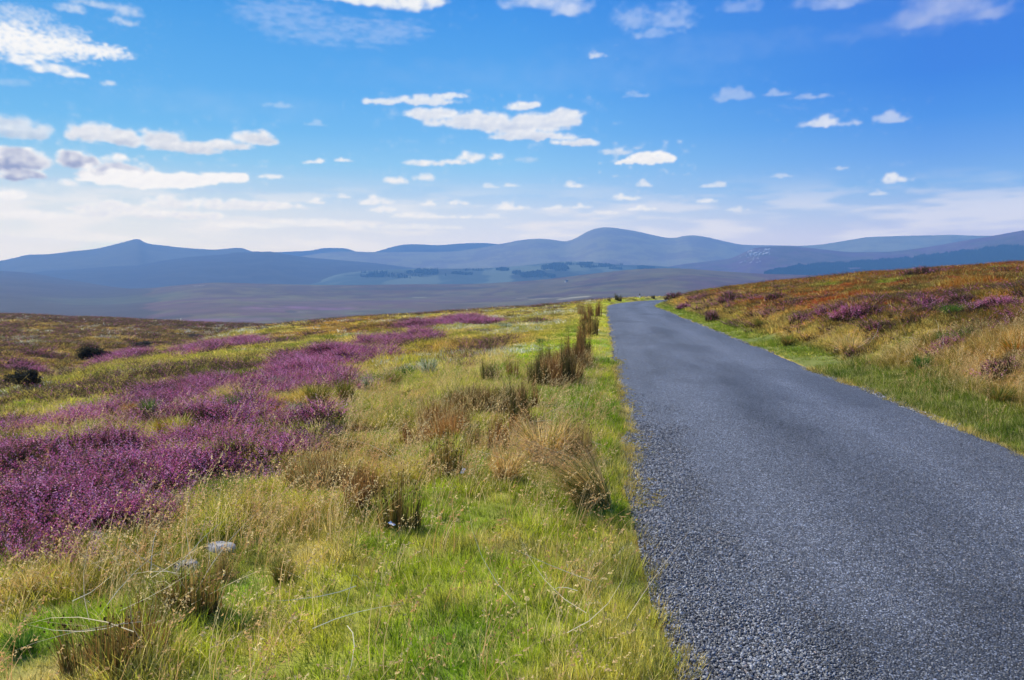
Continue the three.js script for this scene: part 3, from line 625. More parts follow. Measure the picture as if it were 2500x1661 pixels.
// ---------------------------------------------------------------- stuff: grass and heather nobody could count
const AZ0 = azOf(dirOf(-220, 900)), AZ1 = azOf(dirOf(2720, 900));
const M4 = new THREE.Matrix4(), QT = new THREE.Quaternion(), E3 = new THREE.Euler(), V3 = new THREE.Vector3(), SC = new THREE.Vector3(), CC = new THREE.Color();
class Scatter {
  constructor() { this.m = []; this.c = []; }
  add(x, y, z, ry, sx, sy, c, tiltX = 0, tiltZ = 0) {
    QT.setFromEuler(E3.set(tiltX, ry, tiltZ, 'YXZ'));
    M4.compose(V3.set(x, y, z), QT, SC.set(sx, sy, sx));
    for (let i = 0; i < 16; i++) this.m.push(M4.elements[i]);
    this.c.push(c[0], c[1], c[2]);
  }
  build(geometry, material, name, label, category) {
    const n = this.c.length / 3, o = new THREE.InstancedMesh(geometry, material, n);
    o.instanceMatrix.array.set(this.m);
    o.instanceColor = new THREE.InstancedBufferAttribute(new Float32Array(this.c), 3);
    o.frustumCulled = false;
    return tag(shade(o), name, label, category, 'stuff');
  }
}
function sow(n, seed, r0, r1, cap, each) {
  const r = rngOf(seed), L = Math.log(r1 / r0), W = AZ1 - AZ0;
  for (let i = 0; i < n; i++) {
    const rr = r0 * Math.exp(r() * L), az = AZ0 + r() * W, keep = r(), density = n / (L * W * rr * rr);
    if (keep * density > cap) continue;
    const x = Math.sin(az) * rr, d = Math.cos(az) * rr;
    each(x, d, rr, r);
  }
}
const heatherGaps = [[362, 1018, 62], [318, 1018, 40], [568, 1012, 58], [728, 1018, 52], [676, 1020, 40], [996, 926, 50], [1046, 920, 62], [400, 1062, 56], [430, 1072, 44], [285, 1066, 48], [35, 1098, 70], [675, 950, 50], [776, 990, 70], [845, 985, 60], [895, 952, 46]].map((a) => [...a, 2]);
const clearings = [[540, 1340, 46, 1], [458, 1386, 34, 1], [205, 1318, 44, 1], [1130, 1174, 14, 1], [957, 1308, 14, 1], [972, 1292, 34], [1088, 1170, 40], [470, 1502, 50], [260, 1640, 70], [872, 1247, 26], [1218, 1102, 26], [1420, 1132, 26], [1450, 1242, 60], ...heatherGaps].map(([px, py, w, front]) => { const c = castNear(px, py); return [c.x, c.d - (front === 2 ? 0.18 : front ? 0.08 : 0), w * c.s / FOCAL * 0.55]; });
const cleared = (x, d) => { for (const [cx, cd, q] of clearings) if ((x - cx) * (x - cx) + (d - cd) * (d - cd) < q * q) return true; return false; };
const fringe = (d, s) => 0.13 * (noise(d * 1.7, s) - 0.25) + 0.09 * (noise(d * 6, s + 4) - 0.5);
{
  const turf = [0, 1, 2].map((k) => tuftGeometry(11 + k, 18, 0.025, 0.085, 0.05, 0.005, 0.05, 0.4));
  const grass = [0, 1].map((k) => tuftGeometry(21 + k, 18, 0.06, 0.17, 0.065, 0.005, 0.12, 0.4));
  const far = [0, 1].map((k) => tuftGeometry(31 + k, 24, 0.08, 0.22, 0.12, 0.015, 0.14, 0.4));
  const seeds = [0, 1].map((k) => seedGeometry(41 + k, 5, 0.26, 0.5));
  const sTurf = turf.map(() => new Scatter()), sGrass = grass.map(() => new Scatter()), sFar = [new Scatter(), new Scatter(), new Scatter(), new Scatter()], sSeed = [new Scatter(), new Scatter()];
  // short turf and longer grass close by
  sow(420000, 301, 2.3, 16, 1000, (x, d, rr, r) => {
    const le = leftEdge(d), re = rightEdge(d), left = x < (le + re) / 2;
    const out = left ? le + fringe(d, 1) - x : x - re + fringe(d, 8) * 0.8;
    if (out < -0.02) return;
    const g = groundMix(x, d), k = 1 + Math.max(0, rr - 6) * 0.09, h = heatherAt(x, d);
    if (r() < h * 0.93) return;
    if (cleared(x, d)) return;
    const clump = fbm(x * 2.6, d * 2.6, 2), bare = clamp(0.75 + (clump - 0.5) * 2);
    let c = vary(g.c, r, 0.3);
    if (r() < 0.24) c = mix3(c, vary(S(250, 228, 150), r, 0.15), 0.8);
    if (r() < 0.2) c = mix3(c, C_DARKGREEN, 0.75);
    const y = landAt(x, d) - 0.01;
    const hump = fbm(x * 2.3 + 200, d * 2.3, 2); if (hump < 0.44) c = mix3(c, C_DARKGREEN, 0.45 * r()); 
    if (r() < g.tall * (0.05 + 0.9 * sstep(0.4, 0.7, clump))) sGrass[r() < 0.5 ? 0 : 1].add(x, y, -d, r() * 6.283, k * (0.8 + 0.5 * r()), (0.5 + 0.7 * r()) * Math.pow(clump * 1.7, 1.4) * (1 + 0.02 * rr) * (g.ru ? 1.8 : 1), c, (r() - 0.5) * 0.5, (r() - 0.5) * 0.5);
    else sTurf[Math.floor(r() * 3)].add(x, y, -d, r() * 6.283, k * (0.8 + 0.5 * r()) * (0.7 + 0.3 * bare), (0.6 + 0.8 * r()) * (0.35 + 1.2 * clump) * (1 + 0.02 * rr) * (out < 0.1 ? 0.7 : 1), c, (r() - 0.5) * 0.6, (r() - 0.5) * 0.6);
    if (out > 0.25 && r() < g.seed * 0.2) sSeed[r() < 0.5 ? 0 : 1].add(x, y, -d, (r() - 0.5) * 2.5, 0.8 + 0.5 * r(), 0.45 + 0.75 * r(), vary(mix3(S(250, 226, 160), S(214, 162, 100), r()), r, 0.15), (r() - 0.5) * 0.3, (r() - 0.5) * 0.3);
  });
  // farther off: coarser tufts
  sow(210000, 302, 13, 150, 75, (x, d, rr, r) => {
    const le = leftEdge(d), re = rightEdge(d), left = x < (le + re) / 2;
    const out = left ? le - x + fringe(d, 1) : x - re + fringe(d, 8) * 0.6;
    if (out < 0.04 || (!left && out > 60)) return;
    if (rr < 16 && r() > (rr - 13) / 3) return;
    const g = groundMix(x, d), h = heatherAt(x, d);
    if (r() < h * 0.9) return;
    const k = (0.55 + 0.021 * rr) * (out < 0.5 ? 0.55 : 1), clump = fbm(x * 0.9, d * 0.9, 2);
    let c = vary(g.c, r, 0.25);
    const pale = r() < g.pale * 0.36;
    if (pale) c = vary(C_PALE, r, 0.15); else if (r() < 0.18) c = mix3(c, vary(C_STRAW, r, 0.2), 0.6);
    if (out > 0.8 && r() < 0.2) c = mix3(c, C_DARKGREEN, 0.65);
    const tallness = left ? mix(0.3, 0.7, g.tall) : mix(0.42, 0.72, g.tall);
    sFar[(left ? 0 : 2) + (r() < 0.5 ? 0 : 1)].add(x, landAt(x, d) - 0.01, -d, r() * 6.283, k * (0.7 + 0.6 * r()), tallness * (0.6 + 0.5 * r()) * Math.pow(clump * 1.9, 1.5) * (1 + 0.004 * rr) * (g.ru ? 1.6 : 1), c, (r() - 0.5) * 0.5, (r() - 0.5) * 0.5);
    if (rr < 30 && r() < g.seed * 0.22 && out > 0.3) sSeed[r() < 0.5 ? 0 : 1].add(x, landAt(x, d), -d, (r() - 0.5) * 2.5, 1.2, 0.6 + 0.7 * r(), vary(mix3(C_STRAW, C_TAN, r()), r, 0.15));
  });
  turf.forEach((g, k) => sTurf[k].build(g, leafMat, 'turf', 'short green and straw coloured turf along both verges and the near slope', 'grass'));
  grass.forEach((g, k) => sGrass[k].build(g, leafMat, 'grass', 'longer green and straw coloured grass on the near slope', 'grass'));
  sFar.forEach((s, k) => s.build(far[k % 2], leafMat, 'moor_grass', k < 2 ? 'olive, straw and brown tufted grass covering the slope left of the road' : 'rust, orange and green tufted grass covering the right bank', 'grass'));
  seeds.forEach((g, k) => sSeed[k].build(g, leafMat, 'seeding_grass', 'thin tan seeding grass stems standing above the turf', 'grass'));
}
{
  const near = [0, 1, 2].map((k) => heatherGeometry(51 + k, 32, 0.14, 0.13, 0.27, 0.84)), sNear = near.map(() => new Scatter());
  const brown = heatherGeometry(61, 24, 0.13, 0.14, 0.3, 0.12), sBrown = new Scatter();
  sow(130000, 311, 3.2, 130, 60, (x, d, rr, r) => {
    const le = leftEdge(d); if ((x > le - 0.6 && x < rightEdge(d) + 0.8) || cleared(x, d)) return;
    const h = heatherAt(x, d), n = fbm(x * 1.7 + 90, d * 1.7, 3);
    if (r() > h) { 
      const ug = le - x - 10 - 0.39 * d, heath = sstep(0.52, 0.64, fbm(x * 0.35 + 60, d * 0.25, 3)) * sstep(9, 22, d) * 0.5 + sstep(-6, 6, ug) * 0.24 + sstep(60, 80, d) * 0.3;
      if ((le - x > 3 && r() < heath * 0.5) || (x > le && r() < 0.14 * sstep(0.5, 0.62, fbm(x * 0.6, d * 0.6 + 8, 3)))) sBrown.add(x, landAt(x, d) - 0.02, -d, r() * 6.283, 0.9 + 0.05 * rr, 0.7 + 0.5 * r() + 0.006 * rr, vary([1, 1, 1], r, 0.2));
      return;
    }
    const y = landAt(x, d) + 0.5 * (n - 0.5) - 0.03, k = (0.85 + 0.045 * rr) * (0.8 + 0.4 * r());
    const c = vary([1, 1, 1], r, 0.2);
    if (n < 0.36 && r() < 0.5) return;
    if (r() < 0.16 + 0.55 * sstep(0.5, 0.36, n) + 0.3 * sstep(0.6, 0.7, fbm(x * 0.5, d * 0.5 + 70, 3)) + (x > le ? 0.3 : 0)) sBrown.add(x, y, -d, r() * 6.283, k, 0.75 + 0.5 * r() + 0.006 * rr, c, (r() - 0.5) * 0.4, (r() - 0.5) * 0.4);
    else sNear[Math.floor(r() * 3)].add(x, y, -d, r() * 6.283, k, 0.75 + 0.5 * r() + 0.006 * rr, c, (r() - 0.5) * 0.4, (r() - 0.5) * 0.4);
  });
  near.forEach((g, k) => sNear[k].build(g, leafMat, 'heather', 'purple flowering heather spread in drifts over the slope and bank', 'heather'));
  sBrown.build(brown, leafMat, 'brown_heather', 'brown heather out of flower scattered over the slope and bank', 'heather');
}
{
  const m = new MB(), q = rngOf(15), s = new Scatter(), r = rngOf(16);
  m.blade(0, 0, 0.5, 0.4, 0.16, 0.0032, [1, 1, 1], 4, 0, 1.2);
  for (const [px, py, n, spread] of [[330, 1500, 14, 150], [250, 1600, 12, 120], [450, 1510, 10, 90], [2080, 850, 16, 50], [2280, 860, 22, 70], [2260, 900, 12, 60], [1250, 1560, 7, 260], [800, 1560, 8, 220], [1050, 1190, 8, 120], [1350, 1060, 16, 90], [1330, 1150, 14, 90], [1480, 1590, 3, 60]]) for (let i = 0; i < n; i++) {
    const c = castNear(px + (r() - 0.5) * 2 * spread, py + (r() - 0.5) * spread * 0.8); if (!c || (c.x > leftEdge(c.d) && c.x < rightEdge(c.d))) continue;
    const k = 0.5 + 0.7 * r();
    s.add(c.x, c.y + 0.06 + 0.14 * r(), -c.d, r() * 6.283, k * (1 + c.d * 0.03), k, vary(mix3(S(252, 246, 226), S(240, 212, 156), r()), r, 0.1), (r() - 0.5) * 2.6, (r() - 0.5) * 2.6);
  }
  s.build(m.geometry(), leafMat, 'fallen_stems', 'bleached dry stems lying across the grass and rushes', 'grass');
}
// stone chips of the dressed surface, loose along the edges
{
  const r = rngOf(77);
  const stone = (seed) => { const q = rngOf(seed), g = new THREE.IcosahedronGeometry(1, 0), p = g.attributes.position, seen = new Map(); for (let i = 0; i < p.count; i++) { const key = [p.getX(i), p.getY(i), p.getZ(i)].map((v) => v.toFixed(2)).join(); if (!seen.has(key)) seen.set(key, 0.7 + 0.5 * q()); const k = seen.get(key); p.setXYZ(i, p.getX(i) * k, p.getY(i) * k * 0.7, p.getZ(i) * k * 0.8); } g.computeVertexNormals(); return g; };
  const chipMat = new THREE.MeshStandardMaterial({ roughness: 0.55 });
  const chips = [new Scatter(), new Scatter()], lumps = new Scatter();
  const step = 0.0112;
  for (let d = 2.4; d < 12; d += step) {
    const far = dirOf(2560, 900).x / -dirOf(2560, 900).z * d;
    const le = leftEdge(d), re = Math.min(rightEdge(d), far), thin = sstep(3.5, 12, d);
    for (let x = le - 0.04; x < re; x += step) {
      const edge = x - le, loose = sstep(0.75, 0.05, edge + (fbm(x * 3, d * 1.5, 2) - 0.5) * 0.6);
      const keep = mix(0.62, 0.95, loose) * (1 - thin) * (0.7 + 0.6 * fbm(x * 1.3, d * 0.7, 2));
      if (r() > keep) continue;
      const px = x + (r() - 0.5) * step, pd = d + (r() - 0.5) * step, s = (0.0036 + 0.003 * r() * r()) * (1 + 0.95 * loose);
      const tone = roadTone(px, pd), t = 0.065 + 0.38 * Math.pow(r(), 2.4), warm = r() < 0.04 ? 0.25 : 0;
      QT.setFromEuler(E3.set((r() - 0.5) * 0.9, r() * 6.283, (r() - 0.5) * 0.9, 'YXZ'));
      const s1 = chips[r() < 0.5 ? 0 : 1];
      M4.compose(V3.set(px, landAt(clamp(px, le + 0.003, 4), pd) + 0.012 + s * (0.15 + 0.55 * loose * r()), -pd), QT, SC.set(s * (0.9 + 0.5 * r()), s, s));
      for (let i = 0; i < 16; i++) s1.m.push(M4.elements[i]);
      s1.c.push(0.88 * t * tone * (0.99 + warm), 0.88 * t * tone, 0.88 * t * tone * (1.0 - warm * 0.6));
    }
  }
  chips.forEach((s, k) => s.build(stone(5 + k), chipMat, 'road_chippings', 'loose dark grey stone chippings on the near road surface', 'gravel'));
  // pale stones along the right edge, small ones along the left
  for (let k = 0; k < 6500; k++) {
    const d = 5 * Math.exp(r() * Math.log(60 / 5)), right = r() < 0.72, le = leftEdge(d), re = rightEdge(d);
    if (right && noise(d * 0.6, 2.2) < 0.25 + 0.3 * r()) continue;
    const x = right ? re - 0.02 + (r() - 0.5) * 0.14 + (r() - 0.5) * 0.12 : le + 0.05 + (r() - 0.5) * 0.16, s = (right ? 0.011 + 0.026 * r() * r() * r() : 0.006 + 0.006 * r()) * (1 + d * 0.014);
    const t = right ? 0.16 + 0.36 * r() * r() : 0.1 + 0.2 * r();
    lumps.add(x, (right ? landAt(Math.max(x, re + 0.001), d) : landAt(Math.max(x, le + 0.01), d)) + 0.012, -d, r() * 6.283, s, s * 0.8, [t, t * 0.97, t * 0.93], r(), r());
  }
  lumps.build(stone(9), chipMat, 'edge_gravel', 'pale gravel and small stones along the edges of the road', 'gravel');
  // bits of yellow moss and leaf at the left edge
  const bits = new Scatter(), bm = new MB(), q = rngOf(4);
  for (let i = 0; i < 16; i++) bm.leaf((q() - 0.5) * 0.06, 0.004 + 0.014 * q(), (q() - 0.5) * 0.06, 0.018, q, vary([1, 1, 1], q, 0.3));
  for (let k = 0; k < 900; k++) {
    const d = 5.5 * Math.exp(r() * Math.log(3.2)), off = 0.26 * r() * r() + 0.02; if (noise(d * 1.2, 5) < 0.3) continue;
    bits.add(leftEdge(d) + off, landAt(leftEdge(d) + off, d) + 0.012, -d, r() * 6.283, 0.35 + 0.5 * r(), 0.5, vary(mix3(S(196, 160, 60), S(150, 150, 60), r()), r, 0.2));
  }
  bits.build(bm.geometry(), leafMat, 'moss', 'yellow moss and leaf litter along the left road edge', 'moss');
}

// ---------------------------------------------------------------- plants one can point at
function part(name, m, parent, material = leafMat, stuff = true) { const o = shade(new THREE.Mesh(m.geometry(), material)); o.name = name; if (stuff) o.userData.kind = 'stuff'; parent.add(o); return o; }
// unit plants: one metre tall, half a metre in radius; placed with their real height and width
function rushProto(seed, n, stems, heads, thatch, o = {}) {
  const g = new THREE.Group(), r = rngOf(seed), a = new MB(), b = new MB(), c = new MB(), w = o.width ?? 0.015;
  const shoots = Array.from({ length: 9 }, () => { const an = r() * 6.283, q = 0.36 * Math.sqrt(r()); return [Math.cos(an) * q, Math.sin(an) * q, 0.62 + 0.38 * r(), 0.06 + 0.1 * r()]; });
  shoots[0][2] = 1;
  for (let i = 0; i < n; i++) {
    const [sx, sz, sh, sr] = shoots[Math.floor(r() * shoots.length)], an = r() * 6.283, q = Math.sqrt(r()) * sr, x = sx + Math.cos(an) * q, z = sz + Math.sin(an) * q, h = sh * (0.5 + 0.5 * Math.pow(r(), 0.6));
    const dir = Math.atan2(z, x) + (r() - 0.5) * 1.6, lean = (0.03 + 0.3 * r() * r()) * (0.5 + Math.hypot(x, z) * 2), col = vary(stems[Math.floor(r() * stems.length)], r, 0.35);
    a.blade(x, z, h, dir, lean, w * (0.6 + 0.7 * r()), col, 3, -0.03, r() * 6.283);
    if (heads && r() < (o.share ?? 0.3)) { const t = 0.72 + 0.2 * r(); b.bead(x + Math.cos(dir) * lean * t * t + (r() - 0.5) * 0.02, h * t, z + Math.sin(dir) * lean * t * t, 0.009 + 0.006 * r(), 0.016, vary(S(84, 50, 30), r, 0.35)); }
  }
  for (let i = 0; i < (o.dead ?? 190); i++) { const [sx, sz] = shoots[Math.floor(r() * shoots.length)], an = r() * 6.283, q = 0.1 * r(); c.blade(sx + Math.cos(an) * q, sz + Math.sin(an) * q, 0.06 + 0.3 * r(), Math.atan2(sz, sx) + (r() - 0.5) * 3, 0.08 + 0.26 * r(), 0.01, vary(thatch, r, 0.45), 3, -0.02, r() * 6.283); }
  part('stems', a, g); if (heads) part('seed_heads', b, g, twigMat); part('dead_thatch', c, g);
  return g;
}
function tussockProto(seed, n, inner, outer, o = {}) {
  const g = new THREE.Group(), r = rngOf(seed), a = new MB(), b = new MB(), lx = o.leanX ?? 0;
  for (let i = 0; i < n; i++) {
    const dry = r() < (o.dry ?? 0.35), an = r() * 6.283, q = Math.sqrt(r()) * 0.2, arch = (0.12 + 0.42 * r()) * (dry ? 1.15 : 0.9), h = (0.45 + 0.5 * r()) * (1 - 0.35 * arch), dir = lx ? mix(an, Math.PI, 0.65) : an + (r() - 0.5) * 0.9;
    (dry ? b : a).blade(Math.cos(an) * q, Math.sin(an) * q, h + 0.12, dir, arch + lx * r(), (o.width ?? 0.022) * (0.6 + 0.7 * r()), vary(dry ? outer : inner, r, 0.3), 4, -0.04, r() * 6.283);
  }
  part('blades', a, g); part('dry_blades', b, g);
  if (o.seeds) { const c = new MB(); for (let i = 0; i < o.seeds; i++) { const an = r() * 6.283, h = 0.8 + 0.4 * r(), lean = 0.2 + 0.4 * r() + lx, dir = lx ? mix(an, Math.PI, 0.7) : an, x = Math.cos(an) * 0.15, z = Math.sin(an) * 0.15; c.blade(x, z, h, dir, lean, 0.009, vary(S(206, 172, 108), r, 0.2), 4, 0, r() * 6.283); for (let k = 0; k < 9; k++) { const t = 0.72 + 0.28 * r(); c.leaf(x + Math.cos(dir) * lean * t * t, h * (t - 0.25 * Math.min(1.5, lean / h) * t * t * t), z + Math.sin(dir) * lean * t * t, 0.03, r, vary(S(210, 168, 112), r, 0.2)); } } part('seed_stems', c, g); }
  return g;
}
function heatherProto(seed, n, share, o = {}) {
  const g = new THREE.Group(), r = rngOf(seed), a = new MB(), b = new MB();
  for (let i = 0; i < n; i++) {
    const an = r() * 6.283, q = Math.sqrt(r()) * 0.46, dome = Math.sqrt(Math.max(0.05, 1 - (q / 0.5) * (q / 0.5))), lump = 0.8 + 0.35 * noise(Math.cos(an) * q * 7 + seed, Math.sin(an) * q * 7), top = dome * lump * (0.85 + 0.25 * r()), fl = r() < share * (0.4 + 0.9 * noise(Math.cos(an) * q * 9, Math.sin(an) * q * 9 + seed));
    sprig(fl ? a : b, r, Math.cos(an) * q, Math.max(-0.02, top - 0.55), Math.sin(an) * q, an, 0.1 * r() + 0.1 * q, Math.min(0.5, top), fl, 0.03, 9);
  }
  part('flowering_sprigs', a, g); part('leafy_stems', b, g);
  return g;
}
function bushProto(seed) {
  const g = new THREE.Group(), r = rngOf(seed), a = new MB(), f = new MB();
  for (let i = 0; i < 26; i++) { const an = r() * 6.283; a.blade(Math.cos(an) * 0.08, Math.sin(an) * 0.08, 0.5 + 0.5 * r(), an, 0.1 + 0.34 * r(), 0.035, vary(S(52, 42, 34), r, 0.3), 4, -0.05, r() * 6.283); }
  const lobes = Array.from({ length: 11 }, () => { const an = r() * 6.283, q = 0.42 * Math.sqrt(r()); return [Math.cos(an) * q, 0.25 + 0.5 * r() * (1 - q), Math.sin(an) * q, 0.14 + 0.13 * r()]; });
  for (let i = 0; i < 5200; i++) {
    const [x, y, z, R] = lobes[Math.floor(r() * lobes.length)], u = r() * 2 - 1, an = r() * 6.283, k = R * Math.pow(r(), 0.4), s = Math.sqrt(1 - u * u);
    f.leaf(x + Math.cos(an) * s * k, Math.max(0.02, y + u * k), z + Math.sin(an) * s * k, 0.05, r, vary(mix3(S(44, 52, 34), S(60, 52, 40), r()), r, 0.4));
  }
  part('branches', a, g, twigMat); part('foliage', f, g);
  return g;
}
const protos = {
  rush: [0, 1, 2].map((k) => rushProto(100 + k, 300, [S(112, 112, 48), S(146, 118, 60), S(84, 92, 38), S(176, 140, 76)], true, S(112, 76, 46))),
  rust: [0, 1].map((k) => rushProto(110 + k, 330, [S(150, 104, 58), S(124, 84, 48), S(104, 94, 46), S(178, 132, 74)], true, S(104, 68, 42), { share: 0.15 })),
  dark: [0, 1].map((k) => rushProto(120 + k, 320, [S(70, 80, 34), S(100, 86, 46), S(130, 102, 58), S(62, 76, 30)], true, S(86, 60, 38), { share: 0.25 })),
  straw: [0, 1].map((k) => rushProto(130 + k, 230, [S(206, 180, 112), S(180, 148, 84), S(150, 130, 70)], true, S(170, 136, 86), { share: 0.4 })),
  green: [0, 1].map((k) => tussockProto(140 + k, 380, S(74, 118, 38), S(160, 168, 80), { dry: 0.2 })),
  pale: [0, 1].map((k) => tussockProto(150 + k, 360, S(78, 112, 52), S(222, 220, 186), { dry: 0.5 })),
  olive: [0, 1].map((k) => tussockProto(160 + k, 400, S(112, 120, 40), S(166, 136, 66), { dry: 0.4 })),
  orange: [0, 1].map((k) => tussockProto(170 + k, 360, S(128, 124, 40), S(206, 142, 52), { dry: 0.65 })),
  tan: [0, 1].map((k) => tussockProto(180 + k, 420, S(170, 160, 70), S(240, 208, 134), { dry: 0.75, seeds: 26 })),
  lean: [tussockProto(190, 900, S(92, 108, 40), S(226, 194, 120), { dry: 0.55, leanX: 0.4, seeds: 110, width: 0.009 })],
  purple: [0, 1].map((k) => heatherProto(200 + k, 260, 0.95)),
  dusky: [0, 1].map((k) => heatherProto(210 + k, 260, 0.35)),
  bush: [0, 1].map((k) => bushProto(220 + k)),
};
const usedProto = new Set(), counts = {};
function plant(kind, name, category, px, py, h, w, label, group) {
  const at = castNear(px, py); if (!at) { console.log('no ground at', px, py, label); return; }
  const n = counts[kind] = (counts[kind] ?? -1) + 1, p = protos[kind][n % protos[kind].length], o = usedProto.has(p) ? p.clone() : p;
  usedProto.add(p);
  const H = h * at.s / FOCAL, W = w * at.s / FOCAL;
  o.position.set(at.x, at.y - 0.015, -at.d);
  o.rotation.y = kind === 'lean' ? -0.2 : (n * 2.399) % 6.283;
  o.scale.set(W * 1.15, H * 1.18, Math.min(W * 1.1, Math.max(W * 0.8, H)));
  return tag(o, name, label, category, null, group);
}
const RUSH = (k, ...a) => plant(k, 'rush_clump', 'rush', ...a, 'rush clumps beside the verge');
const TUSS = (k, x, y, h, ...a) => plant(k, 'grass_tussock', 'tussock', x, y, heatherGaps.some((p) => p[0] === x && p[1] === y) ? h * 1.45 : h, ...a, 'grass tussocks on the moor');
const HEATH = (k, ...a) => plant(k, 'heather_bush', 'heather', ...a, 'heather bushes on the right bank');
RUSH('rush', 1088, 1168, 125, 120, 'tall olive rush clump with dark seed knots, left of the torn paper scrap');
RUSH('rush', 972, 1290, 150, 110, 'sparse upright rush clump with a brown base, standing alone on the lower verge');
RUSH('rust', 1218, 1100, 105, 70, 'orange brown rush clump behind the golden grass, full of dark knots');
RUSH('dark', 1266, 1050, 125, 56, 'narrow dark green rush clump, tallest of those left of the bright green verge');
RUSH('straw', 1420, 1130, 120, 84, 'straw coloured rush clump standing nearest the road edge');
RUSH('rust', 1180, 1000, 60, 100, 'low rusty rush clump behind the narrow dark green one');
RUSH('rust', 1085, 1050, 75, 110, 'brown rush clump right behind the tall olive one');
RUSH('dark', 1196, 945, 70, 76, 'dark brown rush clump with black base, left of the rush row');
RUSH('rust', 1252, 932, 60, 50, 'small brown rush clump between the black based clump and the rush row');
RUSH('dark', 1308, 948, 85, 66, 'leaning dark green rush clump at the near end of the rush row');
RUSH('rust', 1352, 945, 95, 60, 'reddish rush clump second from the near end of the rush row');
RUSH('dark', 1383, 938, 105, 60, 'broad dark rush clump with a white scrap caught in it');
RUSH('rust', 1402, 905, 105, 52, 'tall brown rush clump in the middle of the rush row');
RUSH('dark', 1426, 884, 76, 40, 'short dark rush clump closest to the turf in the rush row');
RUSH('rush', 1440, 820, 66, 44, 'green footed rush clump by itself beyond the rush row');
RUSH('rust', 1452, 775, 46, 34, 'dense brown rush clump where the road starts to bend');
RUSH('straw', 1418, 770, 40, 30, 'pale rush clump just left of the dense brown one at the bend');
RUSH('dark', 1510, 735, 20, 18, 'small dark rush clump on the verge across the bend');
RUSH('dark', 1488, 736, 11, 12, 'tiny rush clump left of the dark one across the bend');
RUSH('dark', 1595, 729, 9, 18, 'low dark tuft on the far verge where the road vanishes');
RUSH('rust', 872, 1245, 125, 90, 'loose brown rush clump left of the lone upright clump');
RUSH('rush', 470, 1500, 125, 150, 'large rush clump with bare dark base and fallen white stems');
RUSH('rush', 260, 1640, 160, 190, 'largest rush clump in the bottom left corner with dead black base');
RUSH('straw', 540, 1420, 90, 60, 'thin straw rush clump just below the two grey stones');
RUSH('rust', 790, 1170, 70, 90, 'faded brown rush clump behind the loose brown one');
RUSH('rust', 1285, 1002, 84, 60, 'brown rush clump right of the low rusty one');
RUSH('straw', 1150, 1096, 66, 84, 'pale brown rush clump left of the orange brown one');
RUSH('rust', 1010, 1080, 60, 90, 'faint brown rush clump left of the brown one behind the tall olive rushes');
RUSH('dark', 1335, 905, 70, 44, 'dark rush clump just behind the reddish one in the rush row');
RUSH('rust', 1420, 850, 60, 34, 'brown rush clump at the far end of the rush row');
RUSH('rust', 1432, 795, 46, 28, 'brown rush clump left of the green footed one');
RUSH('straw', 1380, 1085, 80, 60, 'pale seeding rush clump behind the straw coloured one by the road');
RUSH('rust', 905, 1205, 76, 70, 'brown rush clump between the faded and the lone upright clumps');
plant('lean', 'grass_tussock', 'tussock', 1450, 1240, 150, 190, 'big dark tussock of long grass leaning left over the road edge', 'grass tussocks on the moor');
TUSS('tan', 1330, 1130, 120, 150, 'golden seeding tussock left of the big leaning tussock');
TUSS('tan', 1235, 1170, 90, 130, 'golden tussock of drooping seed heads between two rush clumps');
TUSS('green', 1175, 1140, 45, 60, 'bright green tussock at the foot of the tall olive rushes');
TUSS('green', 362, 1018, 34, 62, 'dark green tussock among heather, with an orange tuft at its side');
TUSS('orange', 318, 1018, 26, 44, 'small orange tuft touching the dark green tussock in the heather');
TUSS('green', 568, 1012, 36, 54, 'round green tussock alone in the middle of the heather');
TUSS('pale', 728, 1018, 28, 52, 'white tipped tussock right of the round green one');
TUSS('orange', 676, 1020, 26, 40, 'small orange green tuft left of the white tipped tussock');
TUSS('green', 996, 926, 28, 46, 'dark green tussock left of its pale topped neighbour');
TUSS('pale', 1046, 920, 36, 58, 'large pale topped tussock with dark green base');
TUSS('olive', 776, 990, 40, 76, 'wide green tussock at the left of a brown green row below the heather');
TUSS('olive', 845, 985, 46, 60, 'olive brown tussock at the right of the brown green row below the heather');
TUSS('pale', 895, 952, 26, 46, 'grey green tussock above the brown green row');
TUSS('olive', 960, 945, 40, 70, 'olive tussock below the dark green and pale topped pair');
TUSS('orange', 400, 1062, 30, 56, 'yellow tussock with a tan companion inside the heather');
TUSS('tan', 430, 1072, 28, 44, 'tan tussock at the side of the yellow one inside the heather');
TUSS('orange', 285, 1066, 22, 60, 'rusty tuft in front of a dark purple cushion');
TUSS('olive', 35, 1098, 30, 70, 'green tussock in the tan gap at the left edge');
TUSS('pale', 675, 950, 24, 50, 'pale green tussock at the top of the heather band');
TUSS('olive', 838, 1096, 46, 90, 'dome of yellow green grass right of the brightest purple cushion');
TUSS('olive', 930, 1124, 44, 84, 'dark olive tussock left of the tall olive rushes');
TUSS('olive', 742, 1212, 46, 56, 'dark round tussock at the lower right end of the heather');
TUSS('olive', 668, 1222, 30, 40, 'small green tussock left of the dark round one');
TUSS('green', 585, 1530, 40, 84, 'dark green tussock right of the fallen white stems');
TUSS('olive', 345, 1350, 50, 80, 'dark hollow tussock below the last heather');
TUSS('olive', 160, 1365, 60, 90, 'shaggy tussock by the low lichened stone');
TUSS('tan', 75, 1450, 60, 90, 'straw tussock with dark base at the left edge');
TUSS('green', 55, 1590, 50, 80, 'green tussock near the bottom left corner');
TUSS('olive', 690, 1420, 60, 90, 'tan and green tussock right of the two grey stones');
TUSS('olive', 1410, 862, 18, 34, 'small mossy tussock on the lime green turf left of the rush row');
TUSS('pale', 1235, 800, 14, 44, 'whitish tussock high on the slope beside the upper heather');
TUSS('pale', 1170, 812, 12, 46, 'low whitish tussock left of the higher one by the upper heather');
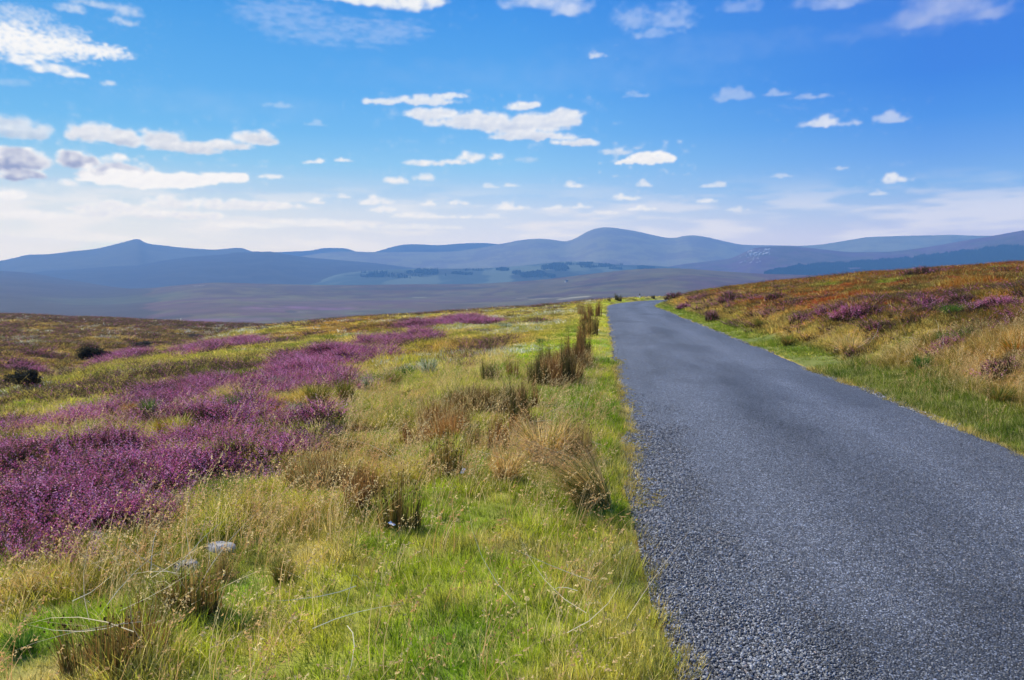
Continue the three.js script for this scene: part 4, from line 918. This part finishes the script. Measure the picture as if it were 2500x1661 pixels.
TUSS('green', 1320, 838, 14, 40, 'flat green tussock on the slope left of the lone rush clump');
// right bank
HEATH('purple', 2085, 782, 34, 90, 'brightest pink heather bush in the middle of the right bank');
HEATH('dusky', 2062, 760, 22, 50, 'dusky heather bush touching the brightest one from above');
HEATH('dusky', 2120, 772, 30, 80, 'brown stemmed heather bush right of the brightest pink one');
HEATH('dusky', 1738, 785, 28, 44, 'round dark brown heather bush on the green roadside strip');
HEATH('dusky', 1785, 740, 24, 60, 'wide dusky heather bush near the left end of the bank');
HEATH('purple', 1672, 756, 14, 44, 'small purple heather cushion where the bank meets the bend');
HEATH('dusky', 1650, 732, 18, 50, 'brown heather crest at the far left tip of the bank');
HEATH('dusky', 2160, 806, 20, 80, 'low dusky heather bush below the brown stemmed one');
HEATH('purple', 2440, 752, 24, 100, 'violet heather bush by the right edge of the view');
HEATH('purple', 2325, 858, 30, 76, 'violet heather bush below the dark green ferns');
HEATH('dusky', 2124, 896, 14, 26, 'lone small heather sprout at the top of the roadside strip');
HEATH('dusky', 2455, 915, 36, 90, 'brownish heather bush low at the right edge');
HEATH('dusky', 1960, 790, 26, 60, 'brown pink heather bush left of the brightest one');
HEATH('dusky', 1895, 733, 18, 50, 'dusky heather cushion high on the left half of the bank');
HEATH('dusky', 2000, 775, 20, 40, 'small dusky heather cushion left of the brightest bush');
HEATH('dusky', 2260, 672, 18, 90, 'dark red heather on the crest of the bank');
HEATH('dusky', 2350, 740, 22, 60, 'dusky heather bush left of the violet one by the edge');
TUSS('green', 2312, 842, 34, 62, 'dark green ferny tussock on the right bank, the left of a pair');
TUSS('green', 2360, 836, 34, 56, 'dark green ferny tussock on the right bank, the right of a pair');
TUSS('green', 2325, 768, 26, 60, 'green tussock higher on the right bank above the ferny pair');
TUSS('olive', 1925, 845, 28, 52, 'dark mossy hump on the green roadside strip');
TUSS('tan', 2075, 868, 50, 70, 'pale straw tussock sticking out of the bank above the strip');
TUSS('olive', 1860, 800, 24, 50, 'olive tussock above the roadside strip near the dark mossy hump');
TUSS('olive', 2280, 850, 34, 60, 'olive tussock with crossed white stems left of the violet heather');
TUSS('orange', 2480, 870, 44, 70, 'orange grass hump at the right edge');
TUSS('green', 2250, 905, 40, 56, 'deep green tussock at the bottom of the bank');
TUSS('olive', 2440, 985, 40, 90, 'olive tussock at the lower right where bank meets strip');
const BUSH = (...a) => plant('bush', 'dark_bush', 'bush', ...a, 'dark bushes in the gully');
BUSH(232, 888, 40, 84, 'dark rounded bush in the gully with a taller right side');
BUSH(62, 950, 46, 84, 'black green bush at the left edge beside purple heather');
BUSH(345, 848, 14, 66, 'low dark bush farther up the gully');
BUSH(470, 826, 9, 80, 'flat dark scrub strip at the head of the gully');

// ---------------------------------------------------------------- stones, scraps, posts, far things
function stoneMesh(seed, px, py, w, h, deep, label, turn = 0) {
  const at = castNear(px, py); if (!at) return;
  let g = mergeVertices(new THREE.IcosahedronGeometry(1, 4).deleteAttribute('uv').deleteAttribute('normal')); const p = g.attributes.position, col = [];
  for (let i = 0; i < p.count; i++) {
    const x = p.getX(i), y = p.getY(i), z = p.getZ(i), k = 1 + 0.5 * (fbm(x * 1.4 + seed, z * 1.4 + y * 1.1 + seed, 3) - 0.5) + 0.12 * (fbm(x * 6 + seed, z * 6 + y * 5, 2) - 0.5);
    p.setXYZ(i, x * k, Math.min(y, 0.8 + 0.25 * x) * k, z * k);
    const n = fbm(x * 5 + 9, z * 5 + y * 4, 3), t = 0.24 + 0.32 * n; col.push(...mix3([t, t * 0.97, t * 0.92], S(120, 122, 90), sstep(0.6, 0.75, fbm(x * 3 + 60, z * 3 + y, 3)) * 0.7));
  }
  g.setAttribute('color', new THREE.Float32BufferAttribute(col, 3)); g.computeVertexNormals();
  const o = shade(new THREE.Mesh(g, new THREE.MeshStandardMaterial({ vertexColors: true, roughness: 0.95 }))), k = at.s / FOCAL;
  o.position.set(at.x, at.y + h * k * 0.02, -at.d); o.scale.set(w * k * 0.6, h * k * 0.75, deep); o.rotation.y = turn;
  tag(o, 'stone', label, 'stone');
}
stoneMesh(3, 540, 1345, 66, 28, 0.08, 'pale grey stone with a flat top lying in the straw grass', -0.15);
stoneMesh(8, 458, 1388, 44, 26, 0.07, 'smaller grey stone half sunk in grass, lower left of the pale one', 0.6);
stoneMesh(14, 205, 1322, 70, 24, 0.1, 'low lichened stone at the lower edge of the heather', 0.4);
const paperMat = new THREE.MeshStandardMaterial({ color: new THREE.Color(0.86, 0.85, 0.82), roughness: 0.8, side: THREE.DoubleSide });
function scrap(seed, px, py, size, lift, label) {
  const at = castNear(px, py); if (!at) return;
  const g = new THREE.BoxGeometry(1, 0.02, 0.6, 8, 1, 6), p = g.attributes.position;
  for (let i = 0; i < p.count; i++) { const x = p.getX(i), z = p.getZ(i); p.setY(i, p.getY(i) + 0.45 * (fbm(x * 3 + seed, z * 3 + seed, 2) - 0.4) + 0.25 * x * x); p.setX(i, x * (0.8 + 0.4 * noise(z * 4, seed))); }
  g.computeVertexNormals();
  const o = shade(new THREE.Mesh(g, paperMat)), k = size * at.s / FOCAL;
  o.position.set(at.x, at.y + lift, -at.d); o.scale.setScalar(k); o.rotation.set(0.2, seed, 0.35);
  tag(o, 'paper_scrap', label, 'litter');
}
scrap(1.3, 1130, 1172, 16, 0.07, 'torn white paper scrap on the grass right of the tall olive rushes');
scrap(2.7, 957, 1306, 16, 0.07, 'white scrap at the foot of the lone upright rush clump');
scrap(4.1, 1381, 925, 12, 0.22, 'white scrap caught in the broad dark rushes of the row');
scrap(5.9, 1459, 811, 10, 0.05, 'flat white scrap on the short turf beside the road');
{
  const at = castNear(1562, 729, 230) ?? { x: 4.6, d: 92, y: 0, s: 92 }, k = at.s / FOCAL, g = new THREE.Group();
  const lathe = (pts) => new THREE.LatheGeometry(pts.map(([x, y]) => new THREE.Vector2(x, y)), 12);
  const add = (n, geo, c) => { const m = shade(new THREE.Mesh(geo, new THREE.MeshStandardMaterial({ color: new THREE.Color(...c), roughness: 0.7 }))); m.name = n; g.add(m); };
  add('post', lathe([[0.07, -0.1], [0.07, 0.3], [0.068, 0.302], [0, 0.302]]), S(236, 234, 226));
  add('dark_top', lathe([[0.055, 0.303], [0.055, 0.5], [0.035, 0.53], [0, 0.535]]), S(64, 52, 48));
  g.position.set(at.x, at.y, -at.d); g.scale.setScalar(11 * k / 0.5);
  tag(g, 'marker_post', 'short white roadside marker post with a dark top on the far verge', 'post');
}
function cottage(px, py, label, wide) {
  const at = castMoor(px, py); if (!at) { console.log('no moor', px, py); return; }
  const g = new THREE.Group(), mat = (c) => new THREE.MeshStandardMaterial({ color: new THREE.Color(...c), roughness: 0.9 });
  const add = (n, geo, c) => { const m = shade(new THREE.Mesh(geo, mat(c))); m.name = n; g.add(m); return m; };
  const L = 1, D = 0.5, H = 0.36, gable = new THREE.Shape([[-D / 2, -0.1], [D / 2, -0.1], [D / 2, H], [0, H + 0.26], [-D / 2, H]].map(([a, b]) => new THREE.Vector2(a, b)));
  const wall = new THREE.ExtrudeGeometry(gable, { depth: L, bevelEnabled: false }); wall.rotateY(Math.PI / 2); wall.translate(-L / 2, 0, 0);
  add('wall', wall, S(238, 236, 230));
  const slab = (s) => { const b = new THREE.BoxGeometry(L + 0.06, 0.03, 0.4); b.rotateX(s * 0.805); b.translate(0, H + 0.135, s * 0.145); return b; };
  const roof = add('roof', mergeGeometries([slab(1), slab(-1)]), S(110, 112, 120));
  const ch = new THREE.BoxGeometry(0.09, 0.2, 0.1); ch.translate(0.42, H + 0.32, 0); const c = shade(new THREE.Mesh(ch, mat(S(226, 222, 214)))); c.name = 'chimney'; roof.add(c);
  for (const x of [-0.3, 0.28]) { const w = new THREE.BoxGeometry(0.12, 0.13, 0.02); w.translate(x, 0.2, D / 2 + 0.004); add('window', w, S(60, 64, 72)); }
  const d = new THREE.BoxGeometry(0.1, 0.22, 0.02); d.translate(0, 0.12, D / 2 + 0.004); add('door', d, S(90, 60, 50));
  g.position.set(at.x, at.y, at.z); g.scale.setScalar(wide * at.r / FOCAL); g.rotation.y = -at.az + 0.5;
  tag(g, 'cottage', label, 'cottage');
}
cottage(1383, 689, 'tiny white gabled cottage alone on the dark moor', 7);
// crags on the heather hill
{
  const g = new THREE.Group(), r = rngOf(8), mat = new THREE.MeshStandardMaterial({ color: new THREE.Color(0.72, 0.7, 0.66), roughness: 0.9 });
  const variants = [0, 1, 2].map((k) => { const b = new THREE.IcosahedronGeometry(1, 1), p = b.attributes.position; for (let i = 0; i < p.count; i++) { const x = p.getX(i), y = p.getY(i), z = p.getZ(i), q = 0.75 + 0.6 * noise(x * 1.7 + k * 9, y * 1.7 + z * 1.3); p.setXYZ(i, x * q, y * q, z * q); } b.computeVertexNormals(); return b; });
  let base = null;
  for (let k = 0; k < 62; k++) {
    const dense = k < 42, px = dense ? 1826 + 56 * r() : 1800 + 60 * r(), py = dense ? 611 + (px - 1826) * -0.05 + 20 * r() * (0.6 + 0.4 * r()) : 624 + 20 * r(), c = rocky.cast(px, py); if (!c) continue;
    if (!base) { base = c; g.position.set(c.x, c.y, c.z); }
    const s = (dense ? 2.6 + 6 * r() * r() : 1.8 + 2.4 * r()), m = shade(new THREE.Mesh(variants[k % 3], mat)); m.name = 'rock';
    m.position.set(c.x - base.x, c.y - base.y, c.z - base.z); m.scale.set(s * (1 + r()), s * (0.7 + 0.5 * r()), s); m.rotation.set(r(), r() * 6, r());
    g.add(m);
  }
  tag(g, 'crag', 'white crags breaking out at the left end of the heather hill', 'crag');
}
// woods on the far hills, read as one mass each
{
  const cone = (() => { const a = new THREE.ConeGeometry(0.26, 0.62, 6, 1, true), b = new THREE.ConeGeometry(0.19, 0.5, 6, 1, true); a.translate(0, 0.32, 0); b.translate(0, 0.75, 0); return mergeGeometries([a, b]); })();
  const mat = new THREE.MeshStandardMaterial({ roughness: 1, side: THREE.DoubleSide });
  const r = rngOf(21), wood = new Scatter(), field = new Scatter();
  const top = [[1866, 667], [1956, 650], [2000, 647], [2082, 644], [2140, 638], [2190, 634], [2280, 625], [2330, 619], [2370, 615], [2440, 605], [2480, 604], [2530, 608], [2700, 600]];
  for (let k = 0; k < 26000; k++) {
    const px = 1866 + 760 * r(), t0 = lerpTable(top, px) + 4 * (noise(px * 0.06, 3) - 0.5) + 2.5 * (noise(px * 0.3, 5) - 0.5), py = t0 + (30 + (px - 1866) * 0.06) * r();
    if (noise(px * 0.012, py * 0.2) > 0.86) continue;
    const c = rocky.cast(px, py); if (!c) continue;
    const h = 11 + 9 * r(); wood.add(c.x, c.y - 1, c.z, r() * 6, h, h, vary(S(40, 56, 42), r, 0.3));
  }
  wood.build(cone, mat, 'forest', 'dark conifer forest along the foot of the heather hill', 'forest');
  const groves = [[960, 672, 130, 8], [1060, 664, 110, 6], [880, 676, 60, 8], [1150, 666, 50, 6], [1290, 668, 40, 5], [1310, 676, 50, 4], [1360, 655, 40, 8], [1400, 650, 60, 8], [1470, 648, 60, 5], [1230, 660, 30, 4], [1540, 655, 60, 4]];
  for (let k = 0; k < 7000; k++) {
    const [cx, cy, rx, ry] = groves[Math.floor(r() * groves.length)], an = r() * 6.283, q = Math.sqrt(r()), px = cx + Math.cos(an) * q * rx, py = cy + Math.sin(an) * q * ry;
    if (fbm(px * 0.035, py * 0.2, 3) < 0.46 + 0.1 * q) continue;
    const c = wooded.cast(px, py); if (!c) continue;
    const h = 10 + 8 * r(); field.add(c.x, c.y - 1, c.z, r() * 6, h, h, vary(S(84, 98, 84), r, 0.3));
  }
  field.build(cone, mat, 'forest', 'scattered dark woods on the low green hill behind the moor', 'forest');
}


renderer.render(scene, camera);
